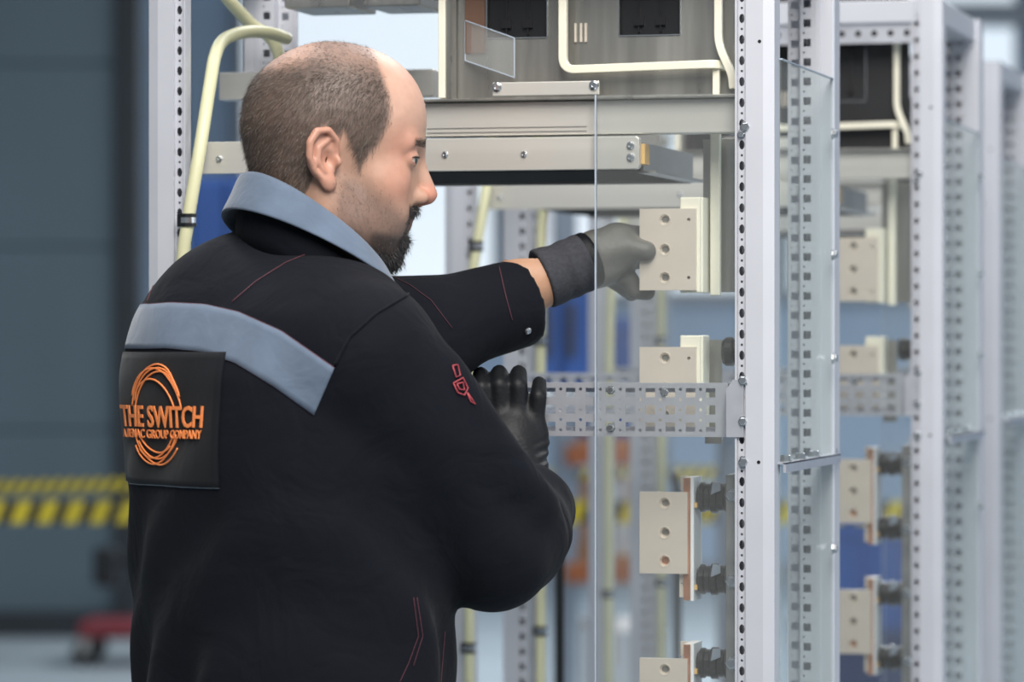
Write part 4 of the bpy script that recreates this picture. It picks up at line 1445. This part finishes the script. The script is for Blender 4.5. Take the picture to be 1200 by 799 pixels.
text('THE SWITCH', .0, 1.0, yz(502), yz(476), .014, 'logo_lettering')
text('A BEMAC GROUP COMPANY', .0, 1.0, yz(515), yz(504.5), .003, 'logo_lettering')

# red emblem on the sleeve
def px_poly(name, pts, m, off=.002):
    vs_ = []
    for p in pts:
        h_ = hit(p[0], p[1], off)
        if h_: vs_.append(h_[0])
    if len(vs_) < 3: return
    vs_.append(vs_[0])
    thread(name, vs_, .0009, m, jacket)
px_poly('sleeve_emblem', [(529, 429), (535, 428), (538, 440), (533, 442)], 'emblemred')
px_poly('sleeve_emblem', [(530, 449), (541, 443), (547, 455), (543, 463), (535, 460)], 'emblemred')
px_poly('sleeve_emblem', [(534, 450), (541, 448), (543, 457), (537, 456)], 'emblemred')
px_poly('sleeve_emblem', [(546, 460), (551, 467), (556, 474), (550, 470)], 'emblemred')
# cuff button
hb = hit(618, 387, .001)
if hb:
    MB().lathe([(0, .0045), (.0015, .0045), (.003, .003)], hb[0] - Bv, hb[1], 14).build('cuff_button', 'snap', jacket)

# collar: folded fall around the neck, high at the nape
def collar():
    rows = []
    n = 60
    cn = T(.034, 0, 0)
    prof = [(.078, .000), (.082, .007), (.088, .004), (.094, -.014), (.103, -.032), (.106, -.038), (.100, -.038), (.090, -.030), (.080, -.012)]
    for (r_, dz) in prof:
        row = []
        for k in range(n + 1):
            a = R(20 + (340 - 20) * k / n)
            ca_, sa_ = math.cos(a), math.sin(a)
            zt = 1.620 - .066 * ca_ 
            g = 1.0 - .14 * max(0, ca_)
            wid = 1.06 if sa_ > 0 else 1.02
            p = cn + FW * (r_ * ca_ * 1.06 * g) + LF * (r_ * sa_ * wid) + V(0, 0, zt + dz * (.80 - .2 * ca_))
            row.append(Vector(p.astype(float)))
        rows.append(row)
    nr, nc = len(rows), len(rows[0])
    mb = MB()
    mb.add([p - Bv for r_ in rows for p in r_], [(i * nc + j, i * nc + j + 1, ((i + 1) % nr) * nc + j + 1, ((i + 1) % nr) * nc + j) for i in range(nr) for j in range(nc - 1)])
    mb.add([r_[0] - Bv for r_ in rows], [tuple(range(nr))]); mb.add([r_[-1] - Bv for r_ in rows], [tuple(range(nr - 1, -1, -1))])
    o = mb.build('collar', 'greycloth', jacket, smooth=True, label='blue-grey turned-down collar')
    sb = o.modifiers.new('sub', 'SUBSURF'); sb.levels = 1; sb.render_levels = 1
    return o
collar()
# dark collar stand under the fall
mb = MB()
rows = []
for (r_, dz) in ((.066, -.055), (.090, -.105), (.088, -.034), (.072, -.012)):
    rows.append([Vector((T(.032, 0, 0) + FW * (r_ * math.cos(a) * 1.06) + LF * (r_ * math.sin(a) * 1.03) + V(0, 0, 1.616 - .066 * math.cos(a) + dz)).astype(float)) - Bv for a in np.linspace(R(30), R(330), 50)])
mb.add([p for r_ in rows for p in r_], [(i * 50 + j, i * 50 + j + 1, ((i + 1) % 4) * 50 + j + 1, ((i + 1) % 4) * 50 + j) for i in range(4) for j in range(49)])
mb.build('collar_stand', 'navy', jacket, smooth=True)

# ---- gloves
def glove(name, sdf, lo, hi, h, m, label, rl=1):
    v, f_ = surface_nets(sdf, lo, hi, h)
    v = relax(v, f_, rl, .4)
    o = mesh_obj(name, v - BASE, f_, m, person)
    o['label'] = label
    return o
# near (right) hand flat on the rail, fingers up, wrist below
def right_sdf(P):
    Y = 4.612
    d = ell(P, PX(598, 512, Y - .004), (.046, .019, .044))
    d = smin(d, rcone(P, PX(598, 520, Y - .004), PX(614, 562, Y - .03), .034, .033), .02)
    K = [(566, 484), (585, 480), (606, 483), (627, 492)]
    Tm = [(564, 455), (585, 452), (607, 453), (631, 465)]
    Tp = [(563, 439), (585, 437), (608, 437), (632, 449)]
    for (k, m_, t_), r_ in zip(zip(K, Tm, Tp), (.0114, .0118, .0116, .0102)):
        fg = chain(P, [PX(k[0], k[1] + 14, Y), PX(*k, Y - .006), PX(*m_, Y - .010), PX(*t_, Y + .010)], [r_ * 1.1, r_ * 1.1, r_, r_ * .86])
        d = smin(d, fg, .006)
    d = smin(d, chain(P, [PX(575, 520, Y - .005), PX(552, 492, Y - .012), PX(545, 468, Y - .008)], [.014, .012, .010]), .01)
    # wrinkles across the wrist
    w_ = np.sin((P[:, 2] - P[:, 0] * .35) * 520) * .0012 * np.clip((1.395 - P[:, 2]) / .02, 0, 1)
    return d + w_.astype(f32)
glove('right_glove', right_sdf, (-.075, 4.50, 1.26), (.075, 4.66, 1.50), .0024, 'glove_black', 'black coated work glove resting on the perforated rail')
# far (left) hand gripping the topmost plate: thumb in front, fingers behind
def left_sdf(P):
    Y = 4.683
    pz = 1.5
    d = chain(P, [PX(668, 316, Y - .006), PX(700, 303, Y), PX(724, 291, Y)], [.032, .036, .030])
    d = smax(d, -(P[:, 1] - (Y - .026)), .012)
    # thumb
    d = smin(d, chain(P, [PX(706, 297, Y - .012), PX(736, 290, Y - .016), PX(757, 294, Y - .018)], [.016, .0135, .0125]), .010)
    # index and middle, going behind the plate
    d = smin(d, chain(P, [PX(722, 278, Y + .004), PX(748, 276, Y + .022), PX(778, 280, Y + .030), PX(792, 290, Y + .030)], [.0155, .0125, .0115, .0105]), .010)
    d = smin(d, chain(P, [PX(722, 300, Y + .006), PX(748, 304, Y + .024), PX(780, 305, Y + .032)], [.0145, .012, .011]), .010)
    # ring and little finger curled below
    d = smin(d, chain(P, [PX(712, 312, Y + .010), PX(738, 328, Y + .016), PX(744, 340, Y + .018), PX(758, 342, Y + .020)], [.013, .0115, .0112, .0105]), .007)
    d = smin(d, chain(P, [PX(704, 318, Y + .016), PX(728, 334, Y + .030), PX(740, 344, Y + .034)], [.012, .0105, .0095]), .007)
    return d
glove('left_glove', left_sdf, (.03, 4.60, 1.50), (.24, 4.76, 1.68), .0024, 'glove_hazed', 'dark glove gripping the topmost plate, cover haze painted in as grey')
def cuff_sdf(P):
    d = chain(P, [PX(632, 328, 4.662), PX(650, 322, 4.668), PX(690, 305, 4.678)], [.0395, .036, .0365])
    a = PX(634, 327, 4.662); b_ = PX(690, 305, 4.678); u_ = (b_ - a) / np.linalg.norm(b_ - a)
    d = smax(d, -((P - a) @ u_) + .0, .004)
    d = smax(d, ((P - a) @ u_) - float(np.linalg.norm(b_ - a)) * .96, .01)
    w_ = np.sin(((P - a) @ u_) * 300) * .0006
    return d + w_.astype(f32)
glove('glove_cuff', cuff_sdf, (-.03, 4.58, 1.50), (.14, 4.74, 1.66), .0026, 'knit', 'dark grey knitted glove cuff')

def band_sdf(P):
    a = PX(668, 314, 4.672); b_ = PX(700, 301, 4.682); u_ = (b_ - a) / np.linalg.norm(b_ - a)
    d = chain(P, [a, b_], [.0348, .0362])
    d = smax(d, -((P - a) @ u_), .006)
    return smax(d, ((P - a) @ u_) - float(np.linalg.norm(b_ - a)) * .85, .006)
glove('glove_band', band_sdf, (.02, 4.60, 1.52), (.16, 4.75, 1.68), .0026, 'glove_black', 'black band between the cuff and the greyed palm')

# ---- trousers and boots
def trouser_sdf(P):
    s = (P - BASE) @ FW; t = (P - BASE) @ LF
    d = ell(P, T(0, 0, .88), (.140, .140, .12))
    for t_ in (.095, -.095):
        d = smin(d, chain(P, [T(0, t_ * .85, .88), T(.012, t_ * 1.0, .50), T(-.01, t_ * 1.15, .07)], [.086, .082, .072]), .02)
    d = smax(d, .05 - P[:, 2], .01); d = smax(d, P[:, 2] - 1.0, .02)
    return d + (np.sin(P[:, 2] * 70 + s * 30) * .003).astype(f32)
v, f_ = surface_nets(trouser_sdf, (-.56, 4.05, .02), (.06, 4.68, 1.02), .011)
mesh_obj('trousers', relax(v, f_, 1) - BASE, f_, 'trouser', person)
for t_ in (.11, -.11):
    def boot_sdf(P):
        d = chain(P, [T(-.03, t_, .10), T(-.03, t_, .055), T(.05, t_, .052), T(.15, t_, .045)], [.055, .052, .050, .042])
        return smax(d, .006 - P[:, 2], .006)
    c = T(.06, t_, .08)
    v, f_ = surface_nets(boot_sdf, (c[0] - .2, c[1] - .2, -.01), (c[0] + .2, c[1] + .2, .2), .008)
    v[:, 2] -= v[:, 2].min()
    bt = mesh_obj('boot', relax(v, f_, 1) - BASE, f_, 'boot', person)
# eyelids' lash line
for s in (1, -1):
    pts = []
    for k in range(9):
        a = -1.0 + 2.0 * k / 8
        p = np.array([[.0798 + .0132 * math.cos(a * .95 + .35), (.0350 + .0140 * math.sin(a * .95 + .35)) * s, .0088 + .0030 - .0016 * a * a]])
        pts.append(Vector((h2w(p)[0] - BASE).astype(float)))
    MB().tube(pts, .0009, 5).build('lash_line', 'beardhair', person, smooth=True)
